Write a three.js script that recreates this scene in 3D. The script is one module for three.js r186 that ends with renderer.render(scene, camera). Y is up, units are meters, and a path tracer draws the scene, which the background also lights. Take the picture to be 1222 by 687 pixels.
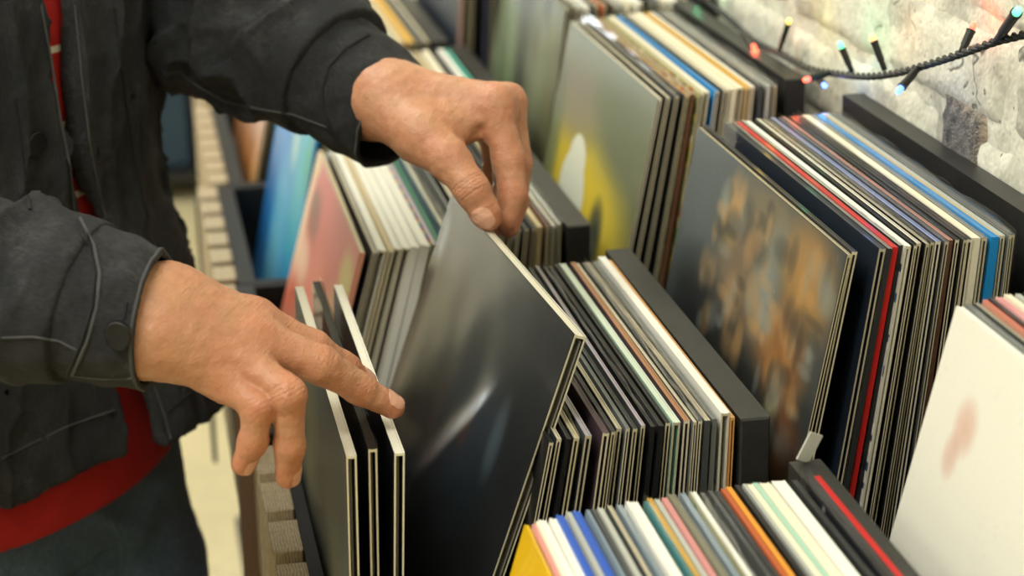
import * as THREE from 'three';
import { mergeGeometries } from 'three/addons/utils/BufferGeometryUtils.js';
import { RectAreaLightUniformsLib } from 'three/addons/lights/RectAreaLightUniformsLib.js';
import { createNoise3D, createNoise4D } from 'simplex-noise';

// ---------------------------------------------------------------- camera, light, exposure
const V = (x, y, z) => new THREE.Vector3(x, y, z);
const scene = new THREE.Scene();
const renderer = new THREE.WebGLRenderer({ antialias: true });
renderer.toneMapping = THREE.LinearToneMapping;
renderer.toneMappingExposure = 1.1;
renderer.shadowMap.enabled = true;
RectAreaLightUniformsLib.init();

const F = 2400, EYE = 1.5, CX = 611, CY = 343.5;          // focal length in pixels of the 1222 x 687 photograph
const camera = new THREE.PerspectiveCamera(2 * Math.atan(CY / F) * 180 / Math.PI, 1222 / 687, 0.05, 60);
// the rack's long axis vanishes at (-506, 819) from the picture centre; slight roll
const zc_ = V(-506, 819, F).normalize(), u0_ = V(0, F, -819).normalize(), x0_ = new THREE.Vector3().crossVectors(u0_, zc_);
if (x0_.x < 0) x0_.negate();
const RHO = 0.015;
const AX = x0_.clone().multiplyScalar(Math.cos(RHO)).addScaledVector(u0_, Math.sin(RHO));
const AY = u0_.clone().multiplyScalar(Math.cos(RHO)).addScaledVector(x0_, -Math.sin(RHO));
const AZ = zc_.clone().negate();
const toWorld = (v) => V(AX.dot(v), AY.dot(v), AZ.dot(v));
const RIGHT = toWorld(V(1, 0, 0)), UP = toWorld(V(0, 1, 0)), FWD = toWorld(V(0, 0, 1));
camera.position.set(0, EYE, 0);
camera.up.copy(UP);
camera.lookAt(camera.position.clone().add(FWD));
camera.focus = 1.27;
camera.userData.fStop = 5.6;
scene.add(camera);

const SKY = 0xdfe8ee;
scene.background = new THREE.Color(SKY);
scene.backgroundIntensity = 9;

const LIGHT = new THREE.Color(1.0, 0.98, 0.90);
const panels = [[-0.75, -0.35, 1.2, 0.5, 15], [-0.6, -2.3, 1.2, 0.5, 15], [-2.3, -1.2, 1.2, 0.5, 12], [-0.6, -4.4, 1.2, 0.5, 15], [-2.3, -4.0, 1.2, 0.5, 12]];
const CEIL = 2.75;

// ---------------------------------------------------------------- helpers
let seed_ = 20240611;
const rnd = () => { seed_ = (seed_ + 0x6d2b79f5) | 0; let t = Math.imul(seed_ ^ (seed_ >>> 15), 1 | seed_); t = (t + Math.imul(t ^ (t >>> 7), 61 | t)) ^ t; return ((t ^ (t >>> 14)) >>> 0) / 4294967296; };
const rr = (a, b) => a + (b - a) * rnd();
const noise3 = createNoise3D(rnd), noise4 = createNoise4D(rnd);
const clamp = (x, a, b) => Math.min(b, Math.max(a, x));
const lerp = (a, b, t) => a + (b - a) * t;
const sstep = (a, b, x) => { const t = clamp((x - a) / (b - a), 0, 1); return t * t * (3 - 2 * t); };
const rayDir = (px, py) => RIGHT.clone().multiplyScalar((px - CX) / F).addScaledVector(UP, (CY - py) / F).add(FWD);
const W = (px, py, d) => rayDir(px, py).multiplyScalar(d).add(camera.position);                       // a pixel at a distance along the view
const camDir = (r, u, t) => RIGHT.clone().multiplyScalar(r).addScaledVector(UP, u).addScaledVector(FWD, -t).normalize();
const xAt = (px, y, z) => {                                                                            // x of the point of height y and depth z seen at column px
  const k = (px - CX) / F, q = V(0, y - EYE, z), a = RIGHT.x - k * FWD.x, b = RIGHT.dot(q) - k * FWD.dot(q);
  return -b / a;
};
const names = new Map();
const numbered = (n) => { const k = names.get(n) || 0; names.set(n, k + 1); return k ? n + '_' + String(k).padStart(3, '0') : n; };
function part(parent, name, geo, mat, label) { const m = new THREE.Mesh(geo, mat); m.name = name; m.castShadow = m.receiveShadow = true; if (label) m.userData.label = label; parent.add(m); return m; }
function thing(name, label, category, pos, group) {
  const o = new THREE.Group(); o.name = numbered(name); o.userData = { label, category }; if (group) o.userData.group = group;
  if (pos) o.position.copy(pos); scene.add(o); return o;
}
function structure(name, geo, mat, label, category) { const m = part(scene, name, geo, mat); m.userData = { kind: 'structure', label, category }; return m; }
function box(x0, x1, y0, y1, z0, z1) { const g = new THREE.BoxGeometry(x1 - x0, y1 - y0, z1 - z0); g.translate((x0 + x1) / 2, (y0 + y1) / 2, (z0 + z1) / 2); return g; }
// a box with chamfered edges
function cbox(x0, x1, y0, y1, z0, z1, c = 0.0012) {
  const s = new THREE.Shape(), w = x1 - x0 - 2 * c, h = y1 - y0 - 2 * c;
  s.moveTo(-w / 2, -h / 2); s.lineTo(w / 2, -h / 2); s.lineTo(w / 2, h / 2); s.lineTo(-w / 2, h / 2);
  const g = new THREE.ExtrudeGeometry(s, { depth: z1 - z0 - 2 * c, bevelEnabled: true, bevelThickness: c, bevelSize: c, bevelSegments: 1 });
  g.translate((x0 + x1) / 2, (y0 + y1) / 2, z0 + c); return g;
}
const std = (o) => new THREE.MeshStandardMaterial({ side: THREE.DoubleSide, ...o });
const phys = (o) => new THREE.MeshPhysicalMaterial({ side: THREE.DoubleSide, ...o });
function canvasTex(w, h, draw, srgb = true, rep) {
  const c = document.createElement('canvas'); c.width = w; c.height = h; draw(c.getContext('2d'), w, h);
  const t = new THREE.CanvasTexture(c); t.wrapS = t.wrapT = THREE.RepeatWrapping; if (srgb) t.colorSpace = THREE.SRGBColorSpace; if (rep) t.repeat.set(rep, rep); return t;
}
function dataTex(n, fn, srgb = true, rep = 1) {      // fn(u, v) -> [r, g, b] 0..1
  const d = new Uint8Array(n * n * 4);
  for (let j = 0; j < n; j++) for (let i = 0; i < n; i++) { const c = fn(i / n, j / n), k = (j * n + i) * 4; d[k] = clamp(c[0], 0, 1) * 255; d[k + 1] = clamp(c[1], 0, 1) * 255; d[k + 2] = clamp(c[2], 0, 1) * 255; d[k + 3] = 255; }
  const t = new THREE.DataTexture(d, n, n); t.wrapS = t.wrapT = THREE.RepeatWrapping; t.magFilter = THREE.LinearFilter; t.minFilter = THREE.LinearFilter; if (srgb) t.colorSpace = THREE.SRGBColorSpace; t.repeat.set(rep, rep); t.needsUpdate = true; return t;
}
// noise that repeats over the unit square
const TAU = Math.PI * 2;
const tile = (u, v, f, s = 0, g = f) => { const a = u * TAU, b = v * TAU, r = f / TAU, q = g / TAU; return noise4(Math.cos(a) * r + s * 3.7, Math.sin(a) * r, Math.cos(b) * q + s * 1.9, Math.sin(b) * q); };

// ---- signed distance fields and their meshing (surface nets)
const dCone = (p, a, b, ra, rb) => {
  const bx = b.x - a.x, by = b.y - a.y, bz = b.z - a.z, px = p.x - a.x, py = p.y - a.y, pz = p.z - a.z;
  const t = clamp((px * bx + py * by + pz * bz) / (bx * bx + by * by + bz * bz), 0, 1);
  const x = px - bx * t, y = py - by * t, z = pz - bz * t;
  return Math.sqrt(x * x + y * y + z * z) - (ra + (rb - ra) * t);
};
const smin = (a, b, k) => { const h = Math.max(k - Math.abs(a - b), 0) / k; return Math.min(a, b) - h * h * k * 0.25; };
const smax = (a, b, k) => -smin(-a, -b, k);
function gradAt(sdf, p, h, out) {
  const q = V(p.x, p.y, p.z);
  q.x = p.x + h; const a = sdf(q); q.x = p.x - h; const b = sdf(q); q.x = p.x;
  q.y = p.y + h; const c = sdf(q); q.y = p.y - h; const d = sdf(q); q.y = p.y;
  q.z = p.z + h; const e = sdf(q); q.z = p.z - h; const f = sdf(q);
  return out.set(a - b, c - d, e - f);
}
function meshSDF(sdf, lo, hi, h, { color, uv } = {}) {
  const nx = Math.ceil((hi.x - lo.x) / h) + 1, ny = Math.ceil((hi.y - lo.y) / h) + 1, nz = Math.ceil((hi.z - lo.z) / h) + 1, B = 6;
  const f = new Float32Array(nx * ny * nz), p = V(0, 0, 0), id = (i, j, k) => (k * ny + j) * nx + i;
  for (let k0 = 0; k0 < nz; k0 += B) for (let j0 = 0; j0 < ny; j0 += B) for (let i0 = 0; i0 < nx; i0 += B) {
    p.set(lo.x + (i0 + B / 2) * h, lo.y + (j0 + B / 2) * h, lo.z + (k0 + B / 2) * h);
    const c = sdf(p), far = Math.abs(c) > h * B * 0.87 * 1.5 + h * 2;
    for (let k = k0; k < Math.min(k0 + B, nz); k++) for (let j = j0; j < Math.min(j0 + B, ny); j++) for (let i = i0; i < Math.min(i0 + B, nx); i++) {
      if (far) f[id(i, j, k)] = c; else { p.set(lo.x + i * h, lo.y + j * h, lo.z + k * h); f[id(i, j, k)] = sdf(p); }
    }
  }
  const cell = new Int32Array(nx * ny * nz).fill(-1), pos = [], idx = [];
  for (let k = 0; k < nz - 1; k++) for (let j = 0; j < ny - 1; j++) for (let i = 0; i < nx - 1; i++) {
    let n = 0, sx = 0, sy = 0, sz = 0, mask = 0; const v = [];
    for (let c = 0; c < 8; c++) { v[c] = f[id(i + (c & 1), j + ((c >> 1) & 1), k + (c >> 2))]; if (v[c] < 0) mask |= 1 << c; }
    if (mask === 0 || mask === 255) continue;
    for (let c = 0; c < 8; c++) for (let b = 1; b < 8; b <<= 1) if (!(c & b)) {
      const e = c | b; if ((v[c] < 0) !== (v[e] < 0)) { const t = v[c] / (v[c] - v[e]); sx += (c & 1) + (b === 1 ? t : 0); sy += ((c >> 1) & 1) + (b === 2 ? t : 0); sz += (c >> 2) + (b === 4 ? t : 0); n++; }
    }
    cell[id(i, j, k)] = pos.length / 3; pos.push(lo.x + (i + sx / n) * h, lo.y + (j + sy / n) * h, lo.z + (k + sz / n) * h);
  }
  const quad = (a, b, c, d, flip) => { if (a < 0 || b < 0 || c < 0 || d < 0) return; if (flip) idx.push(a, c, b, a, d, c); else idx.push(a, b, c, a, c, d); };
  for (let k = 1; k < nz - 1; k++) for (let j = 1; j < ny - 1; j++) for (let i = 1; i < nx - 1; i++) {
    const s = f[id(i, j, k)] < 0;
    if (s !== f[id(i + 1, j, k)] < 0) quad(cell[id(i, j - 1, k - 1)], cell[id(i, j, k - 1)], cell[id(i, j, k)], cell[id(i, j - 1, k)], !s);
    if (s !== f[id(i, j + 1, k)] < 0) quad(cell[id(i - 1, j, k - 1)], cell[id(i - 1, j, k)], cell[id(i, j, k)], cell[id(i, j, k - 1)], !s);
    if (s !== f[id(i, j, k + 1)] < 0) quad(cell[id(i - 1, j - 1, k)], cell[id(i, j - 1, k)], cell[id(i, j, k)], cell[id(i - 1, j, k)], !s);
  }
  const g = new THREE.BufferGeometry(), P = new Float32Array(pos), N = new Float32Array(pos.length), U = new Float32Array(pos.length / 3 * 2), C = color ? new Float32Array(pos.length) : null, gr = V(0, 0, 0);
  for (let i = 0; i < P.length; i += 3) {
    p.set(P[i], P[i + 1], P[i + 2]); gradAt(sdf, p, h * 0.5, gr);
    const gl = gr.length() / h; if (gl > 1e-4) { const d = clamp(sdf(p) / gl, -h * 0.5, h * 0.5); gr.normalize(); p.addScaledVector(gr, -d); }
    P[i] = p.x; P[i + 1] = p.y; P[i + 2] = p.z; N[i] = gr.x; N[i + 1] = gr.y; N[i + 2] = gr.z;
    const t = uv ? uv(p, gr) : [p.x + 0.6 * p.z, p.y - 0.3 * p.x]; U[i / 3 * 2] = t[0]; U[i / 3 * 2 + 1] = t[1];
    if (C) { const c = color(p, gr); C[i] = c[0]; C[i + 1] = c[1]; C[i + 2] = c[2]; }
  }
  g.setAttribute('position', new THREE.BufferAttribute(P, 3)); g.setAttribute('normal', new THREE.BufferAttribute(N, 3)); g.setAttribute('uv', new THREE.BufferAttribute(U, 2));
  if (C) g.setAttribute('color', new THREE.BufferAttribute(C, 3));
  g.setIndex(idx); return g;
}
function march(sdf, px, py, d0 = 0.6, d1 = 2.6) {       // where the line of sight through a pixel meets a surface
  const r = rayDir(px, py), L = r.length(), p = V(0, 0, 0);
  for (let d = d0, n = 0; d < d1 && n < 400; n++) { p.copy(camera.position).addScaledVector(r, d); const s = sdf(p); if (s < 0.0004) return p; d += Math.max(s * 0.6, 0.0004) / L; }
  return null;
}
const tube = (pts, r, n = 40, seg = 6, closed = false) => new THREE.TubeGeometry(new THREE.CatmullRomCurve3(pts, closed, 'centripetal'), n, r, seg, closed);
console.log('helpers ready');

// ---------------------------------------------------------------- the room
const fbm = (x, y, z) => noise3(x, y, z) * 0.55 + noise3(x * 2.1, y * 2.1, z * 2.1 + 5) * 0.3 + noise3(x * 4.3, y * 4.3, z * 4.3 + 9) * 0.15;
const floorTex = dataTex(512, (u, v) => { const n = tile(u, v, 5) * 0.03 + tile(u, v, 40, 3) * 0.03 + tile(u, v, 150, 6) * 0.025; return [0.76 + n, 0.715 + n, 0.575 + n * 0.8]; }, true, 0.7);
const floorMat = std({ map: floorTex, roughness: 0.42 });
{ const g = box(-3.55, 0.72, -0.12, 0, -7.1, 1.75); const p = g.attributes.position, uv = g.attributes.uv; for (let i = 0; i < p.count; i++) uv.setXY(i, p.getX(i), p.getZ(i)); structure('floor', g, floorMat, 'pale cream vinyl shop floor', 'floor'); }
const plaster = std({ color: 0xd9d6c4, roughness: 0.9 });
structure('ceiling', box(-3.55, 0.72, CEIL, CEIL + 0.12, -7.1, 1.75), std({ color: 0xe8e6da, roughness: 0.95 }), 'plain off-white ceiling', 'ceiling');
structure('wall_left', box(-3.55, -3.4, 0, CEIL, -7.1, 1.75), plaster, 'plain pale wall opposite the rack', 'wall');
structure('wall_front', box(-3.4, 0.57, 0, CEIL, 1.6, 1.75), plaster, 'plain pale wall behind the viewer', 'wall');
// the far wall has a small window
const WX0 = -1.3, WX1 = -0.72, WY0 = 0.25, WY1 = 1.35, BZ = -5.9;
structure('wall_back', mergeGeometries([box(-3.4, WX0, 0, CEIL, BZ - 0.15, BZ), box(WX1, 0.57, 0, CEIL, BZ - 0.15, BZ), box(WX0, WX1, 0, WY0, BZ - 0.15, BZ), box(WX0, WX1, WY1, CEIL, BZ - 0.15, BZ)]), plaster, 'pale end wall of the shop with a wide window', 'wall');
const win = new THREE.Group(); win.name = 'window_1'; win.userData = { kind: 'structure', label: 'wide window in the end wall', category: 'window' }; scene.add(win);
part(win, 'window_frame', mergeGeometries([box(WX0, WX1, WY0, WY0 + 0.03, BZ - 0.1, BZ - 0.05), box(WX0, WX1, WY1 - 0.03, WY1, BZ - 0.1, BZ - 0.05), box(WX0, WX0 + 0.03, WY0 + 0.03, WY1 - 0.03, BZ - 0.1, BZ - 0.05), box(WX1 - 0.03, WX1, WY0 + 0.03, WY1 - 0.03, BZ - 0.1, BZ - 0.05)]), std({ color: 0xe4e2d8, roughness: 0.5 }));
part(win, 'pane', box(WX0 + 0.03, WX1 - 0.03, WY0 + 0.03, WY1 - 0.03, BZ - 0.078, BZ - 0.074), phys({ color: 0xffffff, roughness: 0.02, transmission: 1, thickness: 0 }));

panels.forEach(([x, z, w, d, I]) => {
  const t = thing('ceiling_light', 'flat white light panel on the ceiling', 'ceiling light', V(x, CEIL, z), 'ceiling light panels');
  part(t, 'housing', box(-w / 2 - 0.02, w / 2 + 0.02, -0.03, 0, -d / 2 - 0.02, d / 2 + 0.02), std({ color: 0xeeeeee, roughness: 0.6 }));
  part(t, 'diffuser', box(-w / 2, w / 2, -0.034, -0.03, -d / 2, d / 2), std({ color: 0xffffff, roughness: 0.7, emissive: LIGHT, emissiveIntensity: 2.2 }));
  const l = new THREE.RectAreaLight(LIGHT, I, w, d); l.name = 'panel_light'; l.position.set(0, -0.04, 0); l.rotation.x = -Math.PI / 2; l.castShadow = true; t.add(l);
});

// the painted brick wall behind the rack
const WALLX = 0.566;
structure('wall_right', box(WALLX, 0.72, 0, CEIL, -7.1, 1.75), std({ color: 0xd5d3c0, roughness: 0.95 }), 'whitewashed brick wall behind the record rack', 'wall');
const wallR = scene.children[scene.children.length - 1];
const crackAt = (u, v) => { const wx = tile(u, v, 14, 8) * 0.05 + tile(u, v, 45, 12) * 0.014, m = sstep(-0.15, 0.3, tile(u, v, 5, 17)); return Math.min(lerp(9, Math.abs(tile(u + wx, v + wx * 0.7, 5, 2)) * 20, m), lerp(9, Math.abs(tile(u - wx, v + wx, 9, 33)) * 22, sstep(0.1, 0.5, tile(u, v, 4, 27)))); };
const wallTex = dataTex(900, (u, v) => {
  const big = tile(u, v, 5, 1), mid = tile(u, v, 17, 4), fine = tile(u, v, 70, 9), wp = tile(u, v, 3, 40);
  let L = 0.86 + big * 0.05 + mid * 0.065 + fine * 0.06;
  const patch = sstep(0.12, 0.4, big + mid * 0.5 + fine * 0.2) * 0.16; L -= patch;                  // thin, stained coat
  const c = crackAt(u, v); if (c < 0.35) L -= (0.35 - c) * 1.3;
  const spot = tile(u, v, 55, 15); if (spot > 0.78) L -= (spot - 0.78) * 2.2;                          // chips
  const pk = sstep(0.25, 0.5, wp) * 0.05;
  return [L + pk, L * 0.995 + 0.004, L * 0.925 - pk * 0.5];
}, true, 1 / 0.5);
const wallBump = dataTex(512, (u, v) => { const L = 0.55 + tile(u, v, 9, 1) * 0.22 + tile(u, v, 34, 9) * 0.12 + tile(u, v, 110, 19) * 0.09 - Math.max(0, 0.35 - crackAt(u, v)) * 0.5; return [L, L, L]; }, false, 1 / 0.5);
const brickMat = std({ map: wallTex, bumpMap: wallBump, bumpScale: 0.004, roughness: 0.92 });
const bareTex = dataTex(256, (u, v) => { const a = tile(u, v, 6, 3), b = tile(u, v, 24, 5), c = tile(u, v, 70, 8); const e = sstep(0.30, 0.5, Math.max(Math.abs(u - 0.5), Math.abs(v - 0.5)) + a * 0.06 + b * 0.04); const L = 0.40 + a * 0.12 + b * 0.13 + c * 0.07; return [lerp(L, 0.72, e * 0.75), lerp(L * 0.985, 0.66, e * 0.7), lerp(L * 0.95, 0.55, e * 0.7)]; });
function brickGeo(w, h, k, unit) {
  const nx = 16, ny = 8, pos = [], uv = [], idx = [];
  for (let j = 0; j <= ny; j++) for (let i = 0; i <= nx; i++) {
    const a = i / nx, b = j / ny, z = (a - 0.5) * w, y = (b - 0.5) * h;
    const ed = Math.min(a, 1 - a) * w, eb = Math.min(b, 1 - b) * h, r = Math.min(ed, eb * 1.0);
    const wob = 0.002 * noise3(z * 40, y * 40, k * 3.3);
    const drop = 0.0065 * Math.pow(1 - clamp(r / 0.014, 0, 1), 2);
    const out = 0.0042 + 0.0020 * noise3(z * 14, y * 18, k * 7.1) + 0.0012 * noise3(z * 60, y * 60, k) - drop;
    pos.push(-out, y + (r < 1e-6 ? wob : 0), z + wob); uv.push(unit ? a : z + k * 0.173, unit ? b : y + k * 0.291);
  }
  for (let j = 0; j < ny; j++) for (let i = 0; i < nx; i++) { const a = j * (nx + 1) + i, b = a + 1, c = a + nx + 1, d = c + 1; idx.push(a, b, c, b, d, c); }
  const g = new THREE.BufferGeometry(); g.setAttribute('position', new THREE.Float32BufferAttribute(pos, 3)); g.setAttribute('uv', new THREE.Float32BufferAttribute(uv, 2)); g.setIndex(idx); g.computeVertexNormals(); return g;
}
{ // the mortar between the bricks wears the same whitewash
  const p = wallR.geometry.attributes.position, uv = wallR.geometry.attributes.uv; for (let i = 0; i < p.count; i++) uv.setXY(i, p.getZ(i) + 0.31, p.getY(i)); wallR.material = brickMat;
  const longs = [...Array(9)].map((_, k) => brickGeo(0.212, 0.066, k)), heads = [...Array(4)].map((_, k) => brickGeo(0.1, 0.066, k + 20));
  const bare = brickGeo(0.072, 0.058, 3, true);
  const y0 = EYE - 0.345 - 0.036;                                                                     // a course centre
  for (let r = -3; r <= 8; r++) {
    const y = y0 + r * 0.072; let z = -0.45 - (((r + 30) * 0.113) % 0.22);
    for (let k = 0; z > -3.7; k++) {
      const head = (k * 7 + r * 3 + 90) % 5 === 0, w = head ? 0.106 : 0.218;
      const m = part(wallR, 'brick', head ? heads[(k + r + 20) % 4] : longs[(k * 5 + r * 2 + 40) % 9], brickMat);
      m.position.set(WALLX, y + rr(-0.002, 0.002), z - w / 2); m.rotation.x = rr(-0.012, 0.012); z -= w;
    }
  }
  const b = part(wallR, 'brick', bare, std({ map: bareTex, bumpMap: bareTex, bumpScale: 0.004, roughness: 0.95 }), 'bare grey brick showing through the paint');
  const q = rayDir(1146, 165), s = (WALLX - 0.004) / q.x; b.position.copy(camera.position).addScaledVector(q, s); b.position.x = WALLX - 0.0015; b.rotation.x = 0.1;
}
console.log('room ready');

// ---------------------------------------------------------------- the record rack: one unit per column
const PITCH = 0.41, YL = EYE - 0.475, YU = EYE - 0.372, YB = EYE - 0.79, YBU = EYE - 0.687, RIM = EYE - 0.62;
const columns = { near: { z: -0.8325, dx: 0.008, wd: 0.003, sx: 0.003 }, held: { z: -1.2425, dx: 0, sx: 0.003, rail: 0.009 }, peach: { z: -1.6525, dx: -0.015, wd: -0.026, sx: -0.005 }, blue: { z: -2.012, dx: 0.007, wd: 0.003, sx: -0.002 }, brown: { z: -2.372, dx: -0.008, sx: 0.012 }, end: { z: -2.782, dx: 0.01, wd: 0.003, sx: 0.026 } };
const blackTex = dataTex(256, (u, v) => { const n = tile(u, v, 40, 2) * 0.02 + tile(u, v, 9, 5) * 0.02; return [0.155 + n, 0.155 + n, 0.15 + n]; }, true, 4);
const blackBoard = std({ map: blackTex, roughness: 0.42 });
const traySteel = std({ color: 0x101214, roughness: 0.75 });
const plyTex = dataTex(256, (u, v) => { const st = Math.sin(u * TAU * 14 + tile(u, v, 3, 2) * 2.5) * 0.5 + 0.5, fi = tile(u, v, 40, 4, 6) * 0.07, n = tile(u, v, 5, 9) * 0.05; return [0.70 + fi + n - st * 0.17, 0.635 + fi + n - st * 0.17, 0.52 + fi + n - st * 0.16]; }, true, 1 / 0.03);
const plyMat = std({ map: plyTex, roughness: 0.65 });
const walnut = std({ map: dataTex(256, (u, v) => { const n = Math.sin(u * TAU * 18 + tile(u, v, 4, 7) * 4) * 0.03 + tile(u, v, 40, 1) * 0.03; return [0.36 + n, 0.265 + n, 0.19 + n]; }, true, 1 / 0.05), roughness: 0.6 });
const steelDark = std({ color: 0x15171a, roughness: 0.55 });
const unitWord = { near: 'under the bright yellow front cover', held: 'under the pulled-out record', peach: 'under the peach front cover', blue: 'under the blue front cover', brown: 'under the brown front cover', end: 'at the far end of the row' };
for (const [key, c] of Object.entries(columns)) {
  const t = thing('record_rack', 'black stepped record rack unit with slatted wood front, ' + unitWord[key], 'rack', V(0, 0, c.z), 'rack units along the brick wall');
  const d = c.dx, sx = c.sx || 0, h = { peach: 0.185, blue: 0.172, brown: 0.186, end: 0.2 }[key] ?? 0.2035, pt = h < 0.19 ? 0.009 : 0.014;
  part(t, 'front_rail', cbox(0.0925 + sx, 0.0925 + sx + (c.rail || 0.017), RIM - 0.03, RIM, -h, h), traySteel);
  for (const s of [-1, 1]) part(t, 'side_panel', cbox(0.1095 + sx, 0.349 + d, EYE - 0.80, RIM, s > 0 ? h - pt : -h, s > 0 ? h : -h + pt), traySteel);
  part(t, 'tray_floor', box(0.093 + sx, 0.349 + d, YB - 0.014, YB - 0.001, -h + pt, h - pt), traySteel);
  part(t, 'step_board', cbox(0.350 + d, 0.369 + d, EYE - 0.80, YL, -Math.min(h, 0.1825), 0.1625), blackBoard);
  part(t, 'upper_floor', box(0.369 + d, 0.543 + (c.wd ?? d), YBU - 0.014, YBU - 0.001, -h, h), blackBoard);
  for (const s of [-1, 1]) part(t, 'upper_side_panel', box(0.369 + d, 0.543 + (c.wd ?? d), YBU, YBU + 0.05, s > 0 ? h - 0.008 : -h, s > 0 ? h : -h + 0.008), blackBoard);
  part(t, 'wall_board', cbox(0.543 + (c.wd ?? d), 0.560 + (c.wd ?? d), EYE - 0.80, YU + 0.003, -Math.min(h, 0.2), key === 'peach' ? 0.152 : 0.168), blackBoard);
  const far = key !== 'held' && key !== 'near', p = far ? 0.0562 : 0.0705, w = far ? 0.043 : 0.050;
  const n = Math.round(2 * h / p), g = cbox(0.0705 + sx, 0.0915 + sx, RIM - 0.10, RIM + 0.003, -w / 2, w / 2, 0.0008);
  for (let k = 0; k < n; k++) { if (key === 'peach' && k === n - 1) continue; const m = part(t, 'slat', g, plyMat); m.position.z = -h + (k + 0.5) * (2 * h / n); }
  part(t, 'slat_rail', box(0.074 + sx, 0.0885 + sx, RIM - 0.12, RIM - 0.085, -h, key === 'peach' ? h - 0.055 : h), plyMat);
  if (key === 'peach') { part(t, 'end_post', cbox(0.063, 0.0815, EYE - 0.97, EYE - 0.592, h - 0.025, h + 0.018), walnut); part(t, 'post_cap', box(0.063, 0.0815, EYE - 0.592, EYE - 0.588, h - 0.025, h + 0.018), steelDark); }
  if (key === 'brown') part(t, 'end_post', cbox(0.066, 0.071, EYE - 0.955, EYE - 0.640, h - 0.03, h), steelDark);
  for (const x of [0.14, 0.52]) for (const s of [-1, 1]) part(t, 'leg', cbox(x + d - 0.015, x + d + 0.015, 0, EYE - 0.805, s * (h - 0.034) - 0.015, s * (h - 0.034) + 0.015), steelDark);
  part(t, 'shelf', box(0.11 + d, 0.55 + d, 0.28, 0.30, -h, h), blackBoard);
}

// ---------------------------------------------------------------- record sleeves
const PAPER = [0xd6cdb0, 0xcfc6ab, 0xdcd5be, 0xc3b998, 0xb9b097];
const INK = {
  black: 0x121315, charcoal: 0x2b2d2e, navy: 0x18222f, grey: 0x6c706d, 'dark grey': 0x46494a, 'light grey': 0xb3b6ae, white: 0xe9e8de, cream: 0xe7e0c8, red: 0xc3211d, salmon: 0xcb8a72, blue: 0x1a84c6,
  'lavender blue': 0x8390c0, orange: 0xd8812c, yellow: 0xe9c010, mint: 0xa6cdb8, green: 0x0c7257, pink: 0xdf9c9c, brown: 0x6a4836, 'royal blue': 0x1b56bd, beige: 0xc9b78e, olive: 0x747260, gold: 0xcfa33c, teal: 0x3e7f83, 'bluish grey': 0x7f909c, lilac: 0xb3a9b4, plum: 0x54404a, rust: 0xb65a2f,
};
const S = 0.315, boardMat = phys({ vertexColors: true, roughness: 0.5, specularIntensity: 0.7, clearcoat: 0.22, clearcoatRoughness: 0.15 }), innerMat = std({ color: 0x9a958a, roughness: 0.9 });
const filmMat = phys({ color: 0xffffff, roughness: 0.08, transmission: 1, thickness: 0, ior: 1.4 });
function colored(list) {   // boxes with a colour for each pair of faces: [x0,x1,y0,y1,z0,z1, faceColour, edgeColour]
  const gs = list.map(([a, b, c, d, e, f, face, edge, topc]) => {
    const g = box(a, b, c, d, e, f), n = g.attributes.normal, col = new Float32Array(n.count * 3), A = new THREE.Color(face), B = new THREE.Color(edge), T = new THREE.Color(topc);
    for (let i = 0; i < n.count; i++) { const k = Math.abs(n.getX(i)) > 0.5 ? A : Math.abs(n.getY(i)) > 0.5 ? T : B; col.set([k.r, k.g, k.b], i * 3); }
    g.setAttribute('color', new THREE.BufferAttribute(col, 3)); return g;
  });
  return mergeGeometries(gs);
}
// local frame of a sleeve: the front faces -x, it stands on y = 0, its width runs along z
const coverCache = new Map();
function coverGeo(t, ink, paper, mouth, top, sp = INK[ink]) {
  const key = [t.toFixed(4), ink, paper, mouth, top, sp].join();
  if (!coverCache.has(key)) {
    const b = Math.min(0.0011, t * 0.3), h = t / 2, f = INK[ink], e = paper, s = S / 2, c = 0.0012, list = [];
    list.push([-h, -h + b, 0, S, -s, s, f, e, top], [h - b, h, 0, S, -s, s, f, e, top]);                          // two boards
    list.push([-h + b, h - b, S - 0.002, S - 0.0003, -s, s, f, e, top]);                                   // folded top edge
    list.push([-h + b, h - b, 0, 0.0015, -s, s, f, e, f]);
    if (mouth > 0) list.push([-h + b, h - b, 0.0015, S - 0.002, -s, -s + c, f, f, f]);                      // the spine at the far side, the mouth towards +z
    else list.push([-h + b, h - b, 0.0015, S - 0.002, s - c, s, f, sp, sp], [-h - 0.0001, h + 0.0001, 0, S, s, s + 0.0002, sp, sp, sp]);
    coverCache.set(key, colored(list));
  }
  return coverCache.get(key);
}
const innerCache = new Map();
const innerGeo = (t) => { const k = t.toFixed(4); if (!innerCache.has(k)) innerCache.set(k, box(-t * 0.13, t * 0.13, 0.002, S - 0.004, -S / 2 + 0.004, S / 2 - 0.007)); return innerCache.get(k); };
function filmGeo(t, k) {
  const n = 14, pos = [], idx = [], H = S + 0.004;
  for (const s of [-1, 1]) {
    const o = pos.length / 3;
    for (let i = 0; i <= n; i++) { const z = (i / n - 0.5) * (S + 0.003), w = s * (t / 2 + 0.0004), wob = 0.0016 * noise3(z * 26, s * 3, k * 5.7), hi = H + 0.002 * noise3(z * 22, 4 + s, k * 3.1); pos.push(w, 0.001, z, w, S - 0.004, z, w + wob, hi, z); }
    for (let i = 0; i < n; i++) for (const q of [0, 1]) { const a = o + i * 3 + q, b = a + 1, c = a + 3, d = a + 4; idx.push(a, b, c, b, d, c); }
  }
  const g = new THREE.BufferGeometry(); g.setAttribute('position', new THREE.Float32BufferAttribute(pos, 3)); g.setIndex(idx); g.computeVertexNormals(); return g;
}
const films = [...Array(6)].map((_, k) => k);
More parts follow.
